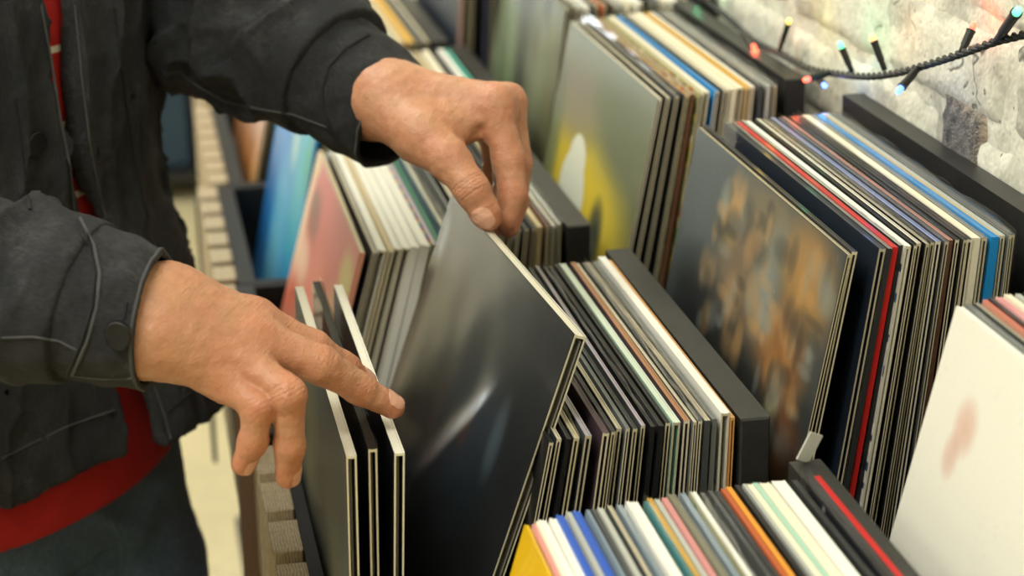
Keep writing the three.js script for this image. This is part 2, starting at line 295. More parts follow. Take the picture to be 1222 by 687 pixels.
function sleeve({ x, y, z, lean = 0, yaw = 0, t = 0.0035, ink = 'black', paper, mouth, top, art, film, spine, label, group, name = 'record_sleeve' }) {
  // x, y, z: middle of the top edge
  const o = thing(name, label, 'record sleeve', V(x - S * Math.sin(lean), y - S * Math.cos(lean), z), group);
  o.rotation.set(0, yaw, -lean, 'YXZ');
  paper = paper ?? PAPER[Math.floor(rnd() * PAPER.length)]; mouth = mouth ?? (rnd() < 0.8 ? 1 : -1);
  const light = ['white', 'cream', 'light grey', 'beige'].includes(ink);
  part(o, 'cover', coverGeo(t, ink, paper, mouth, top === undefined ? (light ? INK[ink] : rnd() < 0.78 ? INK[ink] : paper) : top, spine), boardMat);
  if (mouth > 0) part(o, 'inner_sleeve', innerGeo(t), innerMat);
  if (art) {
    const g = new THREE.PlaneGeometry(S - 0.0006, S - 0.0006); g.rotateY(-Math.PI / 2); g.translate(-t / 2 - 0.00025, S / 2, 0);
    part(o, 'front_print', g, art);
  }
  if (film) part(o, 'plastic_sleeve', filmGeo(t, Math.floor(rnd() * 900)), filmMat);
  return o;
}
const ORD = ['front', 'second', 'third', 'fourth', 'fifth', 'sixth', 'seventh', 'eighth', 'ninth', 'tenth', 'eleventh', 'twelfth', 'thirteenth', 'fourteenth', 'fifteenth', 'sixteenth', 'seventeenth', 'eighteenth', 'nineteenth', 'twentieth', 'twenty-first', 'twenty-second', 'twenty-third', 'twenty-fourth', 'twenty-fifth', 'twenty-sixth', 'twenty-seventh', 'twenty-eighth', 'twenty-ninth', 'thirtieth', 'thirty-first', 'thirty-second', 'thirty-third', 'thirty-fourth', 'thirty-fifth', 'thirty-sixth'];

// ---- printed fronts (abstract colour fields). The canvas is seen with its left edge at the far side
const soft = (c, x, y, rx, ry, col, a) => { c.save(); c.translate(x, y); c.scale(rx, ry); const g = c.createRadialGradient(0, 0, 0, 0, 0, 1); g.addColorStop(0, col.replace('A', a)); g.addColorStop(0.5, col.replace('A', a * 0.75)); g.addColorStop(1, col.replace('A', 0)); c.fillStyle = g; c.beginPath(); c.arc(0, 0, 1, 0, 7); c.fill(); c.restore(); };
const art = (draw, o = {}) => phys({ map: canvasTex(512, 512, draw), roughness: 0.5, specularIntensity: 0.6, clearcoat: 0.2, clearcoatRoughness: 0.22, ...o });
const bgFill = (c, col) => { c.fillStyle = col; c.fillRect(0, 0, 512, 512); };
const grain = (c, n, a) => { for (let i = 0; i < n; i++) { const v = rnd() < 0.5 ? 0 : 255; c.fillStyle = `rgba(${v},${v},${v},${a * rnd()})`; c.fillRect(rnd() * 512, rnd() * 512, 1 + rnd() * 3, 1 + rnd() * 3); } };
const ART = {
  smoky: art((c) => { bgFill(c, '#3a3e3c'); soft(c, 60, 90, 240, 200, 'rgba(74,84,86,A)', 0.9); c.translate(0, -32); soft(c, 300, 70, 170, 60, 'rgba(128,112,76,A)', 0.8); soft(c, 430, 90, 100, 80, 'rgba(172,128,66,A)', 0.95); soft(c, 250, 150, 130, 90, 'rgba(128,104,74,A)', 0.85); soft(c, 400, 180, 100, 70, 'rgba(160,104,52,A)', 0.85); soft(c, 170, 95, 50, 50, 'rgba(166,136,78,A)', 0.75); soft(c, 320, 130, 60, 70, 'rgba(124,136,134,A)', 0.75); soft(c, 405, 235, 26, 36, 'rgba(196,194,146,A)', 0.75); soft(c, 110, 230, 130, 90, 'rgba(24,26,26,A)', 0.9); soft(c, 270, 270, 170, 80, 'rgba(22,22,22,A)', 0.9); soft(c, 460, 260, 60, 60, 'rgba(150,78,36,A)', 0.6); c.fillStyle = '#1b1c1c'; c.fillRect(0, 320, 512, 250); for (let i = 0; i < 120; i++) soft(c, 110 + rnd() * 390, 50 + rnd() * 230, 10 + rnd() * 26, 8 + rnd() * 26, ['rgba(190,146,88,A)', 'rgba(30,32,32,A)', 'rgba(130,140,136,A)'][i % 3], 0.4); grain(c, 2000, 0.06); }),
  olive: art((c) => { bgFill(c, '#666b4c'); soft(c, 150, 215, 280, 150, 'rgba(212,184,50,A)', 1); soft(c, 330, 240, 230, 130, 'rgba(220,194,60,A)', 1); soft(c, 110, 90, 190, 80, 'rgba(120,112,98,A)', 0.9); soft(c, 400, 70, 200, 90, 'rgba(92,100,70,A)', 0.95); soft(c, 20, 200, 60, 160, 'rgba(84,98,84,A)', 0.8); soft(c, 380, 310, 200, 70, 'rgba(176,158,50,A)', 0.8); soft(c, 100, 330, 190, 60, 'rgba(60,68,40,A)', 0.9); c.fillStyle = '#50551f'; c.fillRect(0, 380, 512, 132); c.fillStyle = '#d6d9c6'; c.beginPath(); c.ellipse(180, 222, 74, 66, 0.12, 0, 7); c.fill(); c.beginPath(); c.ellipse(184, 172, 48, 40, 0.1, 0, 7); c.fill(); soft(c, 340, 235, 46, 60, 'rgba(56,64,62,A)', 1); soft(c, 335, 275, 40, 46, 'rgba(120,124,116,A)', 0.95); grain(c, 2000, 0.05); }),
  white: art((c) => { bgFill(c, '#e6e4d6'); soft(c, 78, 88, 26, 32, 'rgba(200,136,118,A)', 0.5); soft(c, 66, 120, 18, 26, 'rgba(200,146,130,A)', 0.5); soft(c, 330, 330, 160, 170, 'rgba(150,154,140,A)', 0.55); soft(c, 210, 240, 60, 60, 'rgba(200,205,180,A)', 0.4); grain(c, 1500, 0.04); }),
  peach: art((c) => { bgFill(c, '#c4604a'); soft(c, 0, 90, 70, 150, 'rgba(226,202,164,A)', 1); soft(c, 105, 72, 80, 46, 'rgba(132,72,54,A)', 1); soft(c, 85, 60, 36, 22, 'rgba(120,88,64,A)', 0.8); soft(c, 260, 60, 120, 70, 'rgba(206,104,84,A)', 0.8); soft(c, 80, 150, 110, 50, 'rgba(228,196,170,A)', 0.95); soft(c, 250, 150, 120, 70, 'rgba(214,128,104,A)', 0.9); soft(c, 465, 56, 80, 50, 'rgba(190,176,80,A)', 1); soft(c, 430, 120, 110, 50, 'rgba(188,150,90,A)', 0.9); soft(c, 200, 300, 260, 110, 'rgba(206,170,140,A)', 0.8); soft(c, 30, 14, 50, 22, 'rgba(206,190,110,A)', 0.8); grain(c, 1500, 0.05); }),
  blue: art((c) => { bgFill(c, '#1d74b4'); soft(c, 420, 110, 120, 200, 'rgba(70,170,180,A)', 0.9); soft(c, 250, 260, 150, 190, 'rgba(110,180,205,A)', 0.85); soft(c, 300, 70, 60, 60, 'rgba(190,206,180,A)', 0.8); soft(c, 470, 60, 60, 60, 'rgba(40,150,130,A)', 0.9); soft(c, 330, 470, 260, 110, 'rgba(16,80,190,A)', 1); soft(c, 60, 300, 90, 260, 'rgba(16,86,150,A)', 0.9); grain(c, 1500, 0.05); }),
  brown: art((c) => { bgFill(c, '#7a4f2a'); soft(c, 330, 200, 200, 240, 'rgba(150,96,46,A)', 0.9); soft(c, 460, 300, 60, 260, 'rgba(196,150,96,A)', 0.9); grain(c, 1500, 0.05); }),
  green: art((c) => { bgFill(c, '#4d5343'); soft(c, 120, 230, 120, 330, 'rgba(120,142,104,A)', 0.85); soft(c, 250, 120, 70, 220, 'rgba(62,70,58,A)', 0.9); soft(c, 340, 250, 90, 300, 'rgba(132,134,104,A)', 0.8); soft(c, 460, 200, 70, 300, 'rgba(110,108,74,A)', 0.8); soft(c, 200, 360, 150, 110, 'rgba(34,36,34,A)', 0.8); for (let i = 0; i < 30; i++) soft(c, rnd() * 512, rnd() * 512, 14 + rnd() * 30, 30 + rnd() * 80, ['rgba(150,160,130,A)', 'rgba(40,44,40,A)'][i % 2], 0.3); grain(c, 1500, 0.05); }),
  yellow: art((c) => { bgFill(c, '#e6b90c'); soft(c, 180, 330, 90, 130, 'rgba(206,150,60,A)', 0.9); soft(c, 330, 420, 140, 130, 'rgba(222,164,30,A)', 0.8); grain(c, 1500, 0.04); }),
  dark: art((c) => { bgFill(c, '#1b1e20'); soft(c, 200, 90, 240, 130, 'rgba(70,76,74,A)', 0.55); soft(c, 330, 200, 130, 110, 'rgba(34,46,58,A)', 0.8); soft(c, 300, 190, 26, 30, 'rgba(92,46,36,A)', 0.6); soft(c, 190, 210, 24, 50, 'rgba(80,52,40,A)', 0.5); soft(c, 400, 160, 26, 60, 'rgba(110,130,140,A)', 0.5); soft(c, 300, 430, 60, 90, 'rgba(84,52,38,A)', 0.35); soft(c, 120, 330, 100, 90, 'rgba(40,50,54,A)', 0.7); grain(c, 1200, 0.05); }, { roughness: 0.4, clearcoat: 0.4, clearcoatRoughness: 0.1 }),
  slate: art((c) => { bgFill(c, '#4b4f4b'); soft(c, 140, 120, 150, 160, 'rgba(120,118,90,A)', 0.8); soft(c, 380, 260, 140, 220, 'rgba(120,120,96,A)', 0.7); soft(c, 240, 300, 140, 200, 'rgba(40,46,48,A)', 0.8); grain(c, 1200, 0.05); }, { clearcoat: 0.5, clearcoatRoughness: 0.35 }),
  speckle: art((c) => { bgFill(c, '#cfd0c8'); for (let i = 0; i < 500; i++) { c.fillStyle = ['#31456f', '#e9e7da', '#7d88a6', '#26304a', '#d8d6cc'][i % 5]; c.fillRect(rnd() * 512, rnd() * 512, 6 + rnd() * 26, 4 + rnd() * 9); } }),
  floral: art((c) => { bgFill(c, '#b9b27a'); for (let i = 0; i < 900; i++) { c.fillStyle = ['#7a8a3c', '#d9c34b', '#e9e1b4', '#5c4a2c', '#b5563c', '#8fa060'][i % 6]; c.beginPath(); c.arc(rnd() * 512, rnd() * 512, 3 + rnd() * 11, 0, 7); c.fill(); } }),
  rainbow: art((c) => { for (let i = 0; i < 64; i++) { c.fillStyle = ['#c8585a', '#d69a4e', '#d8cf9a', '#6f9a78', '#5b76a8', '#8d6a94'][i % 6]; c.fillRect(i * 8, 0, 8, 512); } }),
  scratch: art((c) => { bgFill(c, '#22252a'); for (let i = 0; i < 300; i++) { c.fillStyle = ['#d9d8d0', '#8a8d90', '#3c4046'][i % 3]; c.fillRect(rnd() * 512, rnd() * 512, 5 + rnd() * 30, 3 + rnd() * 8); } }),
};
// ---- the bins: [pixel column of a top corner, ink, options]
function fillBin({ col, upper, corner, list, lean0, lean1, ease = 1, where, group, sink = 0 }) {
  const c = columns[col], z0 = c.z, y = upper ? YU : YL, zz = z0 + (corner === 'near' ? S / 2 : -S / 2);
  const xs = list.map((e) => (e[0] < 2 ? e[0] : xAt(e[0], y, zz)));
  list.forEach((e, i) => {
    const o = e[2] || {}, f = list.length > 1 ? (xs[i] - xs[0]) / (xs[xs.length - 1] - xs[0]) : 0, lean = o.lean ?? lerp(lean0, lean1, Math.pow(f, ease)) * Math.PI / 180;
    const gap = i + 1 < xs.length ? xs[i + 1] - xs[i] : 0.006, t = o.t ?? clamp(gap * rr(0.5, 0.7), 0.0016, rr(0.0028, 0.0036));
    const base = (upper ? YBU : YB) + 0.0005 + (o.lift || 0);
    const k = Math.cos(lean) * S, yy = base + k + Math.abs(Math.sin(lean)) * t / 2;
    const what = e[1] + ' record sleeve, ' + ORD[i] + (i ? ' back' : '') + ' in the bin ' + where;
    sleeve({ x: xs[i] - t / 2, y: yy, z: z0 + (o.dz ?? rr(-0.0022, 0.0022)), lean, t, ink: e[1], label: o.label || what, group, paper: o.paper, mouth: o.mouth, top: o.top, art: o.art, film: o.film, spine: o.spine, yaw: rr(-0.004, 0.004) });
  });
}
const fm = { film: 1 };
fillBin({ col: 'held', upper: true, corner: 'near', lean0: 10.5, lean1: 3, ease: 0.7, where: 'fronted by the smoky brown cover', group: 'records in the upper bin behind the step board', list: [
  [1016, 'charcoal', { art: ART.smoky, mouth: 1, dz: 0, label: 'smoky blue and brown painterly record cover fronting the upper bin' }], [1025, 'black', { mouth: 1 }], [1057, 'navy', { t: 0.0042, film: 1 }], [1064, 'charcoal', { top: 0x9a9c92 }], [1072, 'red', { mouth: -1, t: 0.0036, top: 0xc3211d }], [1079, 'charcoal', { t: 0.0026, top: 0xb4b4a8 }], [1086, 'white', { art: ART.speckle, t: 0.0036, mouth: 1 }],
  [1094, 'black'], [1101, 'charcoal', { t: 0.003, top: 0xdedac6 }], [1108, 'black', fm], [1115, 'charcoal'], [1123, 'navy', { t: 0.0036, top: 0x8390c0 }], [1131, 'dark grey', fm], [1138, 'brown', { top: 0xc08a76 }], [1146, 'black'], [1153, 'charcoal', fm], [1160, 'black'], [1171, 'cream', { t: 0.0055, mouth: -1 }], [1178, 'grey', fm], [1190, 'blue', { t: 0.005, mouth: -1, top: 0x1a84c6 }], [1195, 'beige', { t: 0.002 }], [1200, 'light grey', { t: 0.003 }], [1206, 'grey', fm], [1212, 'dark grey', fm]] });
fillBin({ col: 'peach', upper: true, corner: 'near', lean0: 11, lean1: 3, where: 'fronted by the olive and yellow cover', group: 'records in the bin with the olive and yellow front', list: [
  [791, 'olive', { art: ART.olive, mouth: 1, dz: 0, label: 'olive and yellow record cover with a white oval and a dark figure' }], [801, 'black'], [811, 'dark grey', fm], [821, 'charcoal', { top: 0xb98558 }], [829, 'brown', { art: ART.floral, top: 0xa8907c }], [838, 'olive', { art: ART.floral, top: 0xb9b27a }], [848, 'cream', { t: 0.0048 }], [858, 'blue', { top: 0x3c86bd }], [867, 'charcoal'], [874, 'cream'], [880, 'cream', { t: 0.0032 }], [888, 'cream', { t: 0.0048 }], [897, 'gold', { t: 0.0042, top: 0xcfa33c }], [902, 'white', { t: 0.0022 }], [912, 'dark grey', fm], [919, 'light grey', fm], [926, 'grey', fm]] });
fillBin({ col: 'blue', upper: true, corner: 'near', lean0: 7, lean1: 3, where: 'fronted by the green-grey cover', group: 'records in the bin with the green-grey front', list: [
  [0.4215, 'olive', { art: ART.green, dz: 0, mouth: 1, t: 0.005, label: 'green-grey streaked record cover fronting its bin' }], [0.428, 'charcoal'], [0.434, 'light grey'], [0.441, 'white'], [0.449, 'charcoal'], [0.457, 'rust'], [0.465, 'black'], [0.474, 'light grey'], [0.483, 'cream'], [0.492, 'white', { t: 0.005 }], [0.501, 'black'], [0.51, 'grey'], [0.519, 'cream'], [0.528, 'white'], [0.537, 'dark grey']] });
fillBin({ col: 'brown', upper: true, corner: 'near', lean0: 4, lean1: 2, where: 'fronted by the dark navy cover', group: 'records in the bin with the navy front', list: [
  [0.384, 'navy', { mouth: -1, t: 0.0048, spine: 0xc9a49c, label: 'dark navy record cover with a pale pink spine fronting its bin' }], [0.391, 'black'], [0.397, 'brown'], [0.404, 'black'], [0.411, 'charcoal', { mouth: -1, spine: 0x6d7090 }], [0.418, 'black'], [0.425, 'brown'], [0.432, 'charcoal'], [0.44, 'olive'], [0.448, 'black'], [0.456, 'grey'], [0.465, 'light grey'], [0.474, 'charcoal']] });
fillBin({ col: 'near', upper: true, corner: 'far', lean0: 13, lean1: 4, where: 'fronted by the white cover', group: 'records in the bin with the white front', list: [
  [1152, 'white', { art: ART.white, mouth: 1, t: 0.0045, dz: 0, label: 'white record cover with a pale pink smear fronting the near bin' }], [1161, 'grey', fm], [1169, 'charcoal'], [1179, 'salmon', { top: 0xc4604a }], [1187, 'charcoal', fm], [1196, 'pink', { t: 0.004, top: 0xdf9c9c }], [1208, 'cream', { t: 0.004 }], [1217, 'light grey'], [1226, 'black'], [1236, 'white'], [1246, 'dark grey'], [1256, 'navy']] });
fillBin({ col: 'held', corner: 'near', lean0: 11, lean1: 1.5, ease: 0.8, where: 'behind the pulled-out record', group: 'records behind the pulled-out record', list: [
  [661, 'black'], [671, 'charcoal', { top: 0xb9b29a }], [681, 'black'], [691, 'charcoal', fm], [706, 'dark grey', { t: 0.004, top: 0xa49ea8 }], [726, 'plum', { film: 1, t: 0.004 }], [734, 'charcoal'], [744, 'charcoal', { t: 0.0032, top: 0xb4ab90 }], [753, 'grey'], [761, 'charcoal'], [772, 'dark grey', { top: 0xa9a0a8 }], [782, 'black', fm], [791, 'black', { art: ART.scratch }], [801, 'black'], [812, 'mint', { t: 0.0048, top: 0xcdd8c6 }], [825, 'plum', { t: 0.0038, top: 0xa9774f }], [830, 'grey', { t: 0.002 }], [838, 'dark grey', fm], [846, 'dark grey', fm], [856, 'grey'], [870, 'white', { t: 0.0055, lift: 0.003 }], [877, 'orange', { t: 0.0026, paper: 0xcfa467 }]] });
fillBin({ col: 'peach', corner: 'near', lean0: 15.5, lean1: 2, ease: 2.2, where: 'fronted by the peach cover', group: 'records in the bin with the peach front', list: [
  [436, 'salmon', { art: ART.peach, mouth: -1, t: 0.0042, dz: 0, label: 'peach and salmon painted record cover fronting its bin' }], [448, 'charcoal'], [461, 'white', { t: 0.0066 }], [469, 'beige', { t: 0.0042 }], [478, 'white', { t: 0.0052 }], [489, 'white', { t: 0.0066 }], [500, 'white', { t: 0.0064 }], [513, 'white', { t: 0.0078 }], [521, 'lilac', { art: ART.rainbow, t: 0.0036 }], [528, 'green', { t: 0.0036, top: 0x0c7257 }], [541, 'bluish grey', fm], [551, 'charcoal'], [560, 'grey'], [571, 'black'], [582, 'beige'], [593, 'charcoal'], [603, 'grey'], [612, 'black'], [621, 'light grey'], [631, 'charcoal'], [639, 'black'], [648, 'beige', { t: 0.0042 }], [655, 'brown'], [662, 'bluish grey', fm], [670, 'light grey', fm]] });
fillBin({ col: 'blue', corner: 'near', lean0: 12, lean1: 3, where: 'fronted by the blue cover', group: 'records in the bin with the blue front', list: [
  [0.178, 'blue', { art: ART.blue, mouth: -1, dz: 0, t: 0.004, label: 'bright blue painted record cover fronting its bin' }], [0.186, 'charcoal'], [0.195, 'light grey'], [0.205, 'white'], [0.215, 'black'], [0.225, 'salmon'], [0.235, 'white', { t: 0.005 }], [0.245, 'grey'], [0.255, 'cream'], [0.264, 'light grey'], [0.273, 'charcoal'], [0.282, 'beige'], [0.291, 'white', { t: 0.005 }], [0.299, 'rust', { top: 0xa8665a }], [0.310, 'light grey', { t: 0.0075, top: 0xc2ccd2 }], [0.318, 'beige'], [0.330, 'cream', { t: 0.007 }], [0.338, 'charcoal'], [0.347, 'white', { t: 0.0055 }], [0.3535, 'teal', { t: 0.005, top: 0x4fae98 }]] });
fillBin({ col: 'brown', corner: 'near', lean0: 12.5, lean1: 3, where: 'fronted by the brown cover', group: 'records in the bin with the brown front', list: [
  [0.172, 'brown', { art: ART.brown, mouth: 1, paper: 0xe0cfa4, t: 0.005, dz: 0, label: 'brown record cover with a pale edge fronting the far bin' }], [0.186, 'charcoal'], [0.198, 'white', { t: 0.007 }], [0.209, 'cream', { t: 0.007 }], [0.22, 'white', { t: 0.006 }], [0.232, 'white', { t: 0.0085 }], [0.244, 'mint', { t: 0.008 }], [0.253, 'grey', { t: 0.006 }], [0.263, 'dark grey', { t: 0.006 }], [0.276, 'white', { t: 0.009 }], [0.288, 'cream', { t: 0.008 }], [0.301, 'bluish grey', { t: 0.009, top: 0xb9cfc6 }], [0.312, 'beige', { t: 0.008 }], [0.3225, 'gold', { t: 0.0075, top: 0xd9a83a }], [0.332, 'dark grey', { t: 0.007 }], [0.339, 'dark grey', { t: 0.005 }]] });
fillBin({ col: 'near', corner: 'far', lean0: 16, lean1: 2, ease: 0.75, where: 'fronted by the bright yellow cover', group: 'records in the bin with the bright yellow front', list: [
  [630, 'yellow', { art: ART.yellow, mouth: 1, dz: 0, film: 1, label: 'bright yellow record cover fronting the nearest bin' }], [638, 'pink'], [644, 'cream'], [652, 'white', { t: 0.0042 }], [662, 'white', { t: 0.0042 }], [671, 'royal blue', { t: 0.0042, top: 0x1b56bd }], [682, 'light grey'], [692, 'royal blue', { t: 0.0042, top: 0x1b56bd }], [703, 'bluish grey'], [710, 'dark grey'], [719, 'light grey'], [730, 'dark grey'], [741, 'bluish grey', fm], [760, 'white', { t: 0.0068 }], [771, 'teal', fm], [778, 'gold', { t: 0.0028 }], [785, 'light grey'], [794, 'pink', { top: 0xc98a86 }], [807, 'olive', { t: 0.0046 }], [817, 'bluish grey', fm], [830, 'white', { art: ART.floral, film: 1 }], [849, 'dark grey', fm], [857, 'charcoal'], [864, 'rust', { top: 0xb65a2f }], [872, 'orange', { top: 0xdc982f }], [883, 'black'], [892, 'light grey'], [899, 'cream', { t: 0.0034 }], [906, 'mint', { t: 0.0028 }], [919, 'cream', { t: 0.006 }], [936, 'white', { t: 0.0078 }], [950, 'charcoal'], [964, 'black', { art: ART.scratch, film: 1 }], [978, 'red', { t: 0.0034, top: 0xc3211d }]] });

// the three thick sleeves tipped forward, and the one being pulled out
{
  const mk = (px, t, leanDeg, dy, o) => { const lean = leanDeg * Math.PI / 180, y = YL + dy; return sleeve({ x: xAt(px, y, -1.085) - t / 2, y, z: -1.2425, lean, t, mouth: 1, group: 'thick sleeves at the front of the bin', ...o }); };
  mk(425.5, 0.0062, 1, -0.002, { ink: 'olive', art: ART.slate, top: 0xdcd6c2, paper: 0xdbd2b4, label: 'thick grey-green record sleeve at the very front beside the slats' });
  mk(450, 0.0052, 1.2, 0.001, { ink: 'black', paper: 0xc9c0a2, top: 0x141414, film: 1, label: 'thick black record sleeve between two pale-edged ones by the fingertip' });
  mk(483, 0.0062, 2.2, -0.003, { ink: 'black', paper: 0xe4dec6, top: 0xe9e6d6, label: 'thick black record sleeve with pale edges touched by the pointing fingertip' });
}
const HELD = { top: V(0.2455, EYE - 0.421, -1.261), lean: 19.4 * Math.PI / 180, yaw: Math.atan2(0.021, 0.314), t: 0.0076 };
{
  const o = sleeve({ x: 0, y: 0, z: 0, lean: HELD.lean, yaw: HELD.yaw, t: HELD.t, ink: 'black', paper: 0xd6ceb2, top: 0xddd8c4, mouth: 1, art: ART.dark, name: 'held_record_sleeve', label: 'glossy dark record sleeve being pulled up out of the bin by hand' });
  const b = V(-S * Math.sin(HELD.lean), -S * Math.cos(HELD.lean), 0).applyAxisAngle(V(0, 1, 0), HELD.yaw); o.position.copy(HELD.top).add(b);
  part(o, 'second_inner_sleeve', box(HELD.t * 0.2, HELD.t * 0.32, 0.002, S - 0.004, -S / 2 + 0.004, S / 2 - 0.002), innerMat);
}
{   // the clear outer sleeve of the held record, with a soft bulge running across it
  const o = scene.getObjectByName('held_record_sleeve'), n = 90, pos = [], idx = [], s = S / 2 - 0.0005;
  for (let j = 0; j <= n; j++) for (let i = 0; i <= n; i++) {
    const z = lerp(-s, s, i / n), y = lerp(0.001, S - 0.0004, j / n), dz = z + 0.026, dy = y - 0.125, al = dz * 0.697 + dy * 0.717, ac = -dz * 0.717 + dy * 0.697;
    const edge = Math.min(1, Math.min(s - Math.abs(z), y, S - y) / 0.03), bulge = 0.0058 * Math.exp(-((ac / 0.02) ** 2)) * sstep(-0.05, 0.02, al) * sstep(0.2, 0.12, al);
    pos.push(-HELD.t / 2 - 0.0006 - sstep(0, 1, edge) * (bulge + 0.0005 * (1 + noise3(z * 12, y * 12, 3))), y, z);
  }
  for (let j = 0; j < n; j++) for (let i = 0; i < n; i++) { const a = j * (n + 1) + i, b = a + 1, c = a + n + 1; idx.push(a, b, c, b, c + 1, c); }
  const g = new THREE.BufferGeometry(); g.setAttribute('position', new THREE.Float32BufferAttribute(pos, 3)); g.setIndex(idx); g.computeVertexNormals(); part(o, 'plastic_sleeve', g, phys({ color: 0xffffff, roughness: 0.2, transmission: 1, thickness: 0, ior: 1.5 }), 'clear glossy outer sleeve');
}
{ const t = thing('paper_tag', 'small torn pale paper tag on the black board end', 'tag', V(0, 0, 0)); const q = W(976, 533, 1.19); const g = box(-0.004, 0.006, -0.012, 0.006, -0.0006, 0.0006); const m = part(t, 'tag', g, std({ color: 0xb9bab2, roughness: 0.7 })); t.position.set(columns.near.dx + 0.362, YL + 0.012, columns.near.z - 0.179); m.rotation.set(0.1, 0.3, -0.5); void q; }
console.log('records ready', scene.children.length);

// ---------------------------------------------------------------- the person
const person = thing('person', 'person in a faded black denim jacket, red shirt and blue jeans, pulling a record', 'person', V(-0.14, 0, -1.545));
const PO = person.position.clone();
const local = (g) => { g.translate(-PO.x, -PO.y, -PO.z); return g; };                    // everything below is laid out in world metres
const BF = V(0.77, 0, 0.638).normalize(), BR = V(-BF.z, 0, BF.x);                        // where the chest faces, and the person's right
const bodyL = (p) => { const x = p.x - PO.x, z = p.z - PO.z; return [x * BF.x + z * BF.z, x * BR.x + z * BR.z]; };
const SEC = [[0.70, 0.11, 0.165], [0.82, 0.12, 0.18], [0.93, 0.112, 0.165], [1.05, 0.112, 0.165], [1.2, 0.122, 0.182], [1.33, 0.112, 0.19], [1.41, 0.085, 0.175], [1.46, 0.055, 0.12]];
const secAt = (y) => { if (y <= SEC[0][0]) return [SEC[0][1], SEC[0][2]]; for (let i = 1; i < SEC.length; i++) if (y <= SEC[i][0]) { const t = sstep(0, 1, (y - SEC[i - 1][0]) / (SEC[i][0] - SEC[i - 1][0])); return [lerp(SEC[i - 1][1], SEC[i][1], t), lerp(SEC[i - 1][2], SEC[i][2], t)]; } return [SEC[7][1], SEC[7][2]]; };
const torso = (p, off, offQ = off) => {
  const [a0, b0] = secAt(p.y), a = a0 + off, b = b0 + offQ, [u, q] = bodyL(p), k0 = Math.hypot(u / a, q / b), k1 = Math.hypot(u / (a * a), q / (b * b));
  return k1 < 1e-6 ? -Math.min(a, b) : k0 * (k0 - 1) / k1;
};
const chain = (p, pts, k = 0.01) => { let d = 9; for (let i = 1; i < pts.length; i++) { const a = pts[i - 1], b = pts[i]; const c = dCone(p, a[0], b[0], a[1], b[1]); d = i === 1 ? c : smin(d, c, k); } return d; };
const J = (px, py, d, r) => [W(px, py, d), r];

// ---- right hand (pointing) and left hand (pinching the record)
const RHand = {
  forearm: [[[V(-0.235, 1.14, -1.225), 0.042], J(-20, 352, 1.19, 0.037), J(150, 380, 1.168, 0.027)]],
  palm: [
    [J(150, 372, 1.172, 0.026), J(204, 362, 1.176, 0.0215), J(302, 381, 1.19, 0.0118)],
    [J(200, 374, 1.172, 0.0205), J(303, 404, 1.178, 0.0128)],
    [J(196, 392, 1.165, 0.0205), J(288, 428, 1.17, 0.0122)],
    [J(150, 395, 1.165, 0.024), J(190, 404, 1.162, 0.0205), J(267, 453, 1.168, 0.0112)],
    [J(215, 392, 1.182, 0.021), J(285, 425, 1.187, 0.011)],
    [J(212, 375, 1.19, 0.02), J(262, 392, 1.208, 0.015)]],
  fingers: [
    [J(302, 381, 1.19, 0.0118), J(374, 415, 1.204, 0.0102), J(411, 438, 1.222, 0.0085), J(436, 456, 1.234, 0.0072)],
    [J(303, 404, 1.178, 0.0126), J(381, 434, 1.186, 0.0112), J(430, 464, 1.206, 0.0092), J(468, 484.5, 1.2175, 0.0077)],
    [J(288, 428, 1.17, 0.0120), J(344, 470, 1.158, 0.0098), J(346, 532, 1.172, 0.0085), J(343, 568, 1.184, 0.0074)],
    [J(267, 453, 1.168, 0.0110), J(308, 484, 1.158, 0.0092), J(302, 526, 1.166, 0.0080), J(290, 553, 1.174, 0.0070)],
    [J(262, 392, 1.208, 0.0150), J(306, 428, 1.222, 0.0108), J(340, 450, 1.232, 0.0088)]],
  tips: [[3, camDir(0.3, 0.85, 0.35)], [3, camDir(0.22, 0.72, 0.62)], [3, camDir(0.93, -0.05, 0.25)], [3, camDir(0.85, -0.35, 0.3)], null],
  dorsal: [camDir(0.3, 0.85, 0.4), camDir(0.25, 0.75, 0.6), camDir(0.55, 0.35, 0.75), camDir(0.45, 0.25, 0.85), camDir(0, 1, 0)],
};
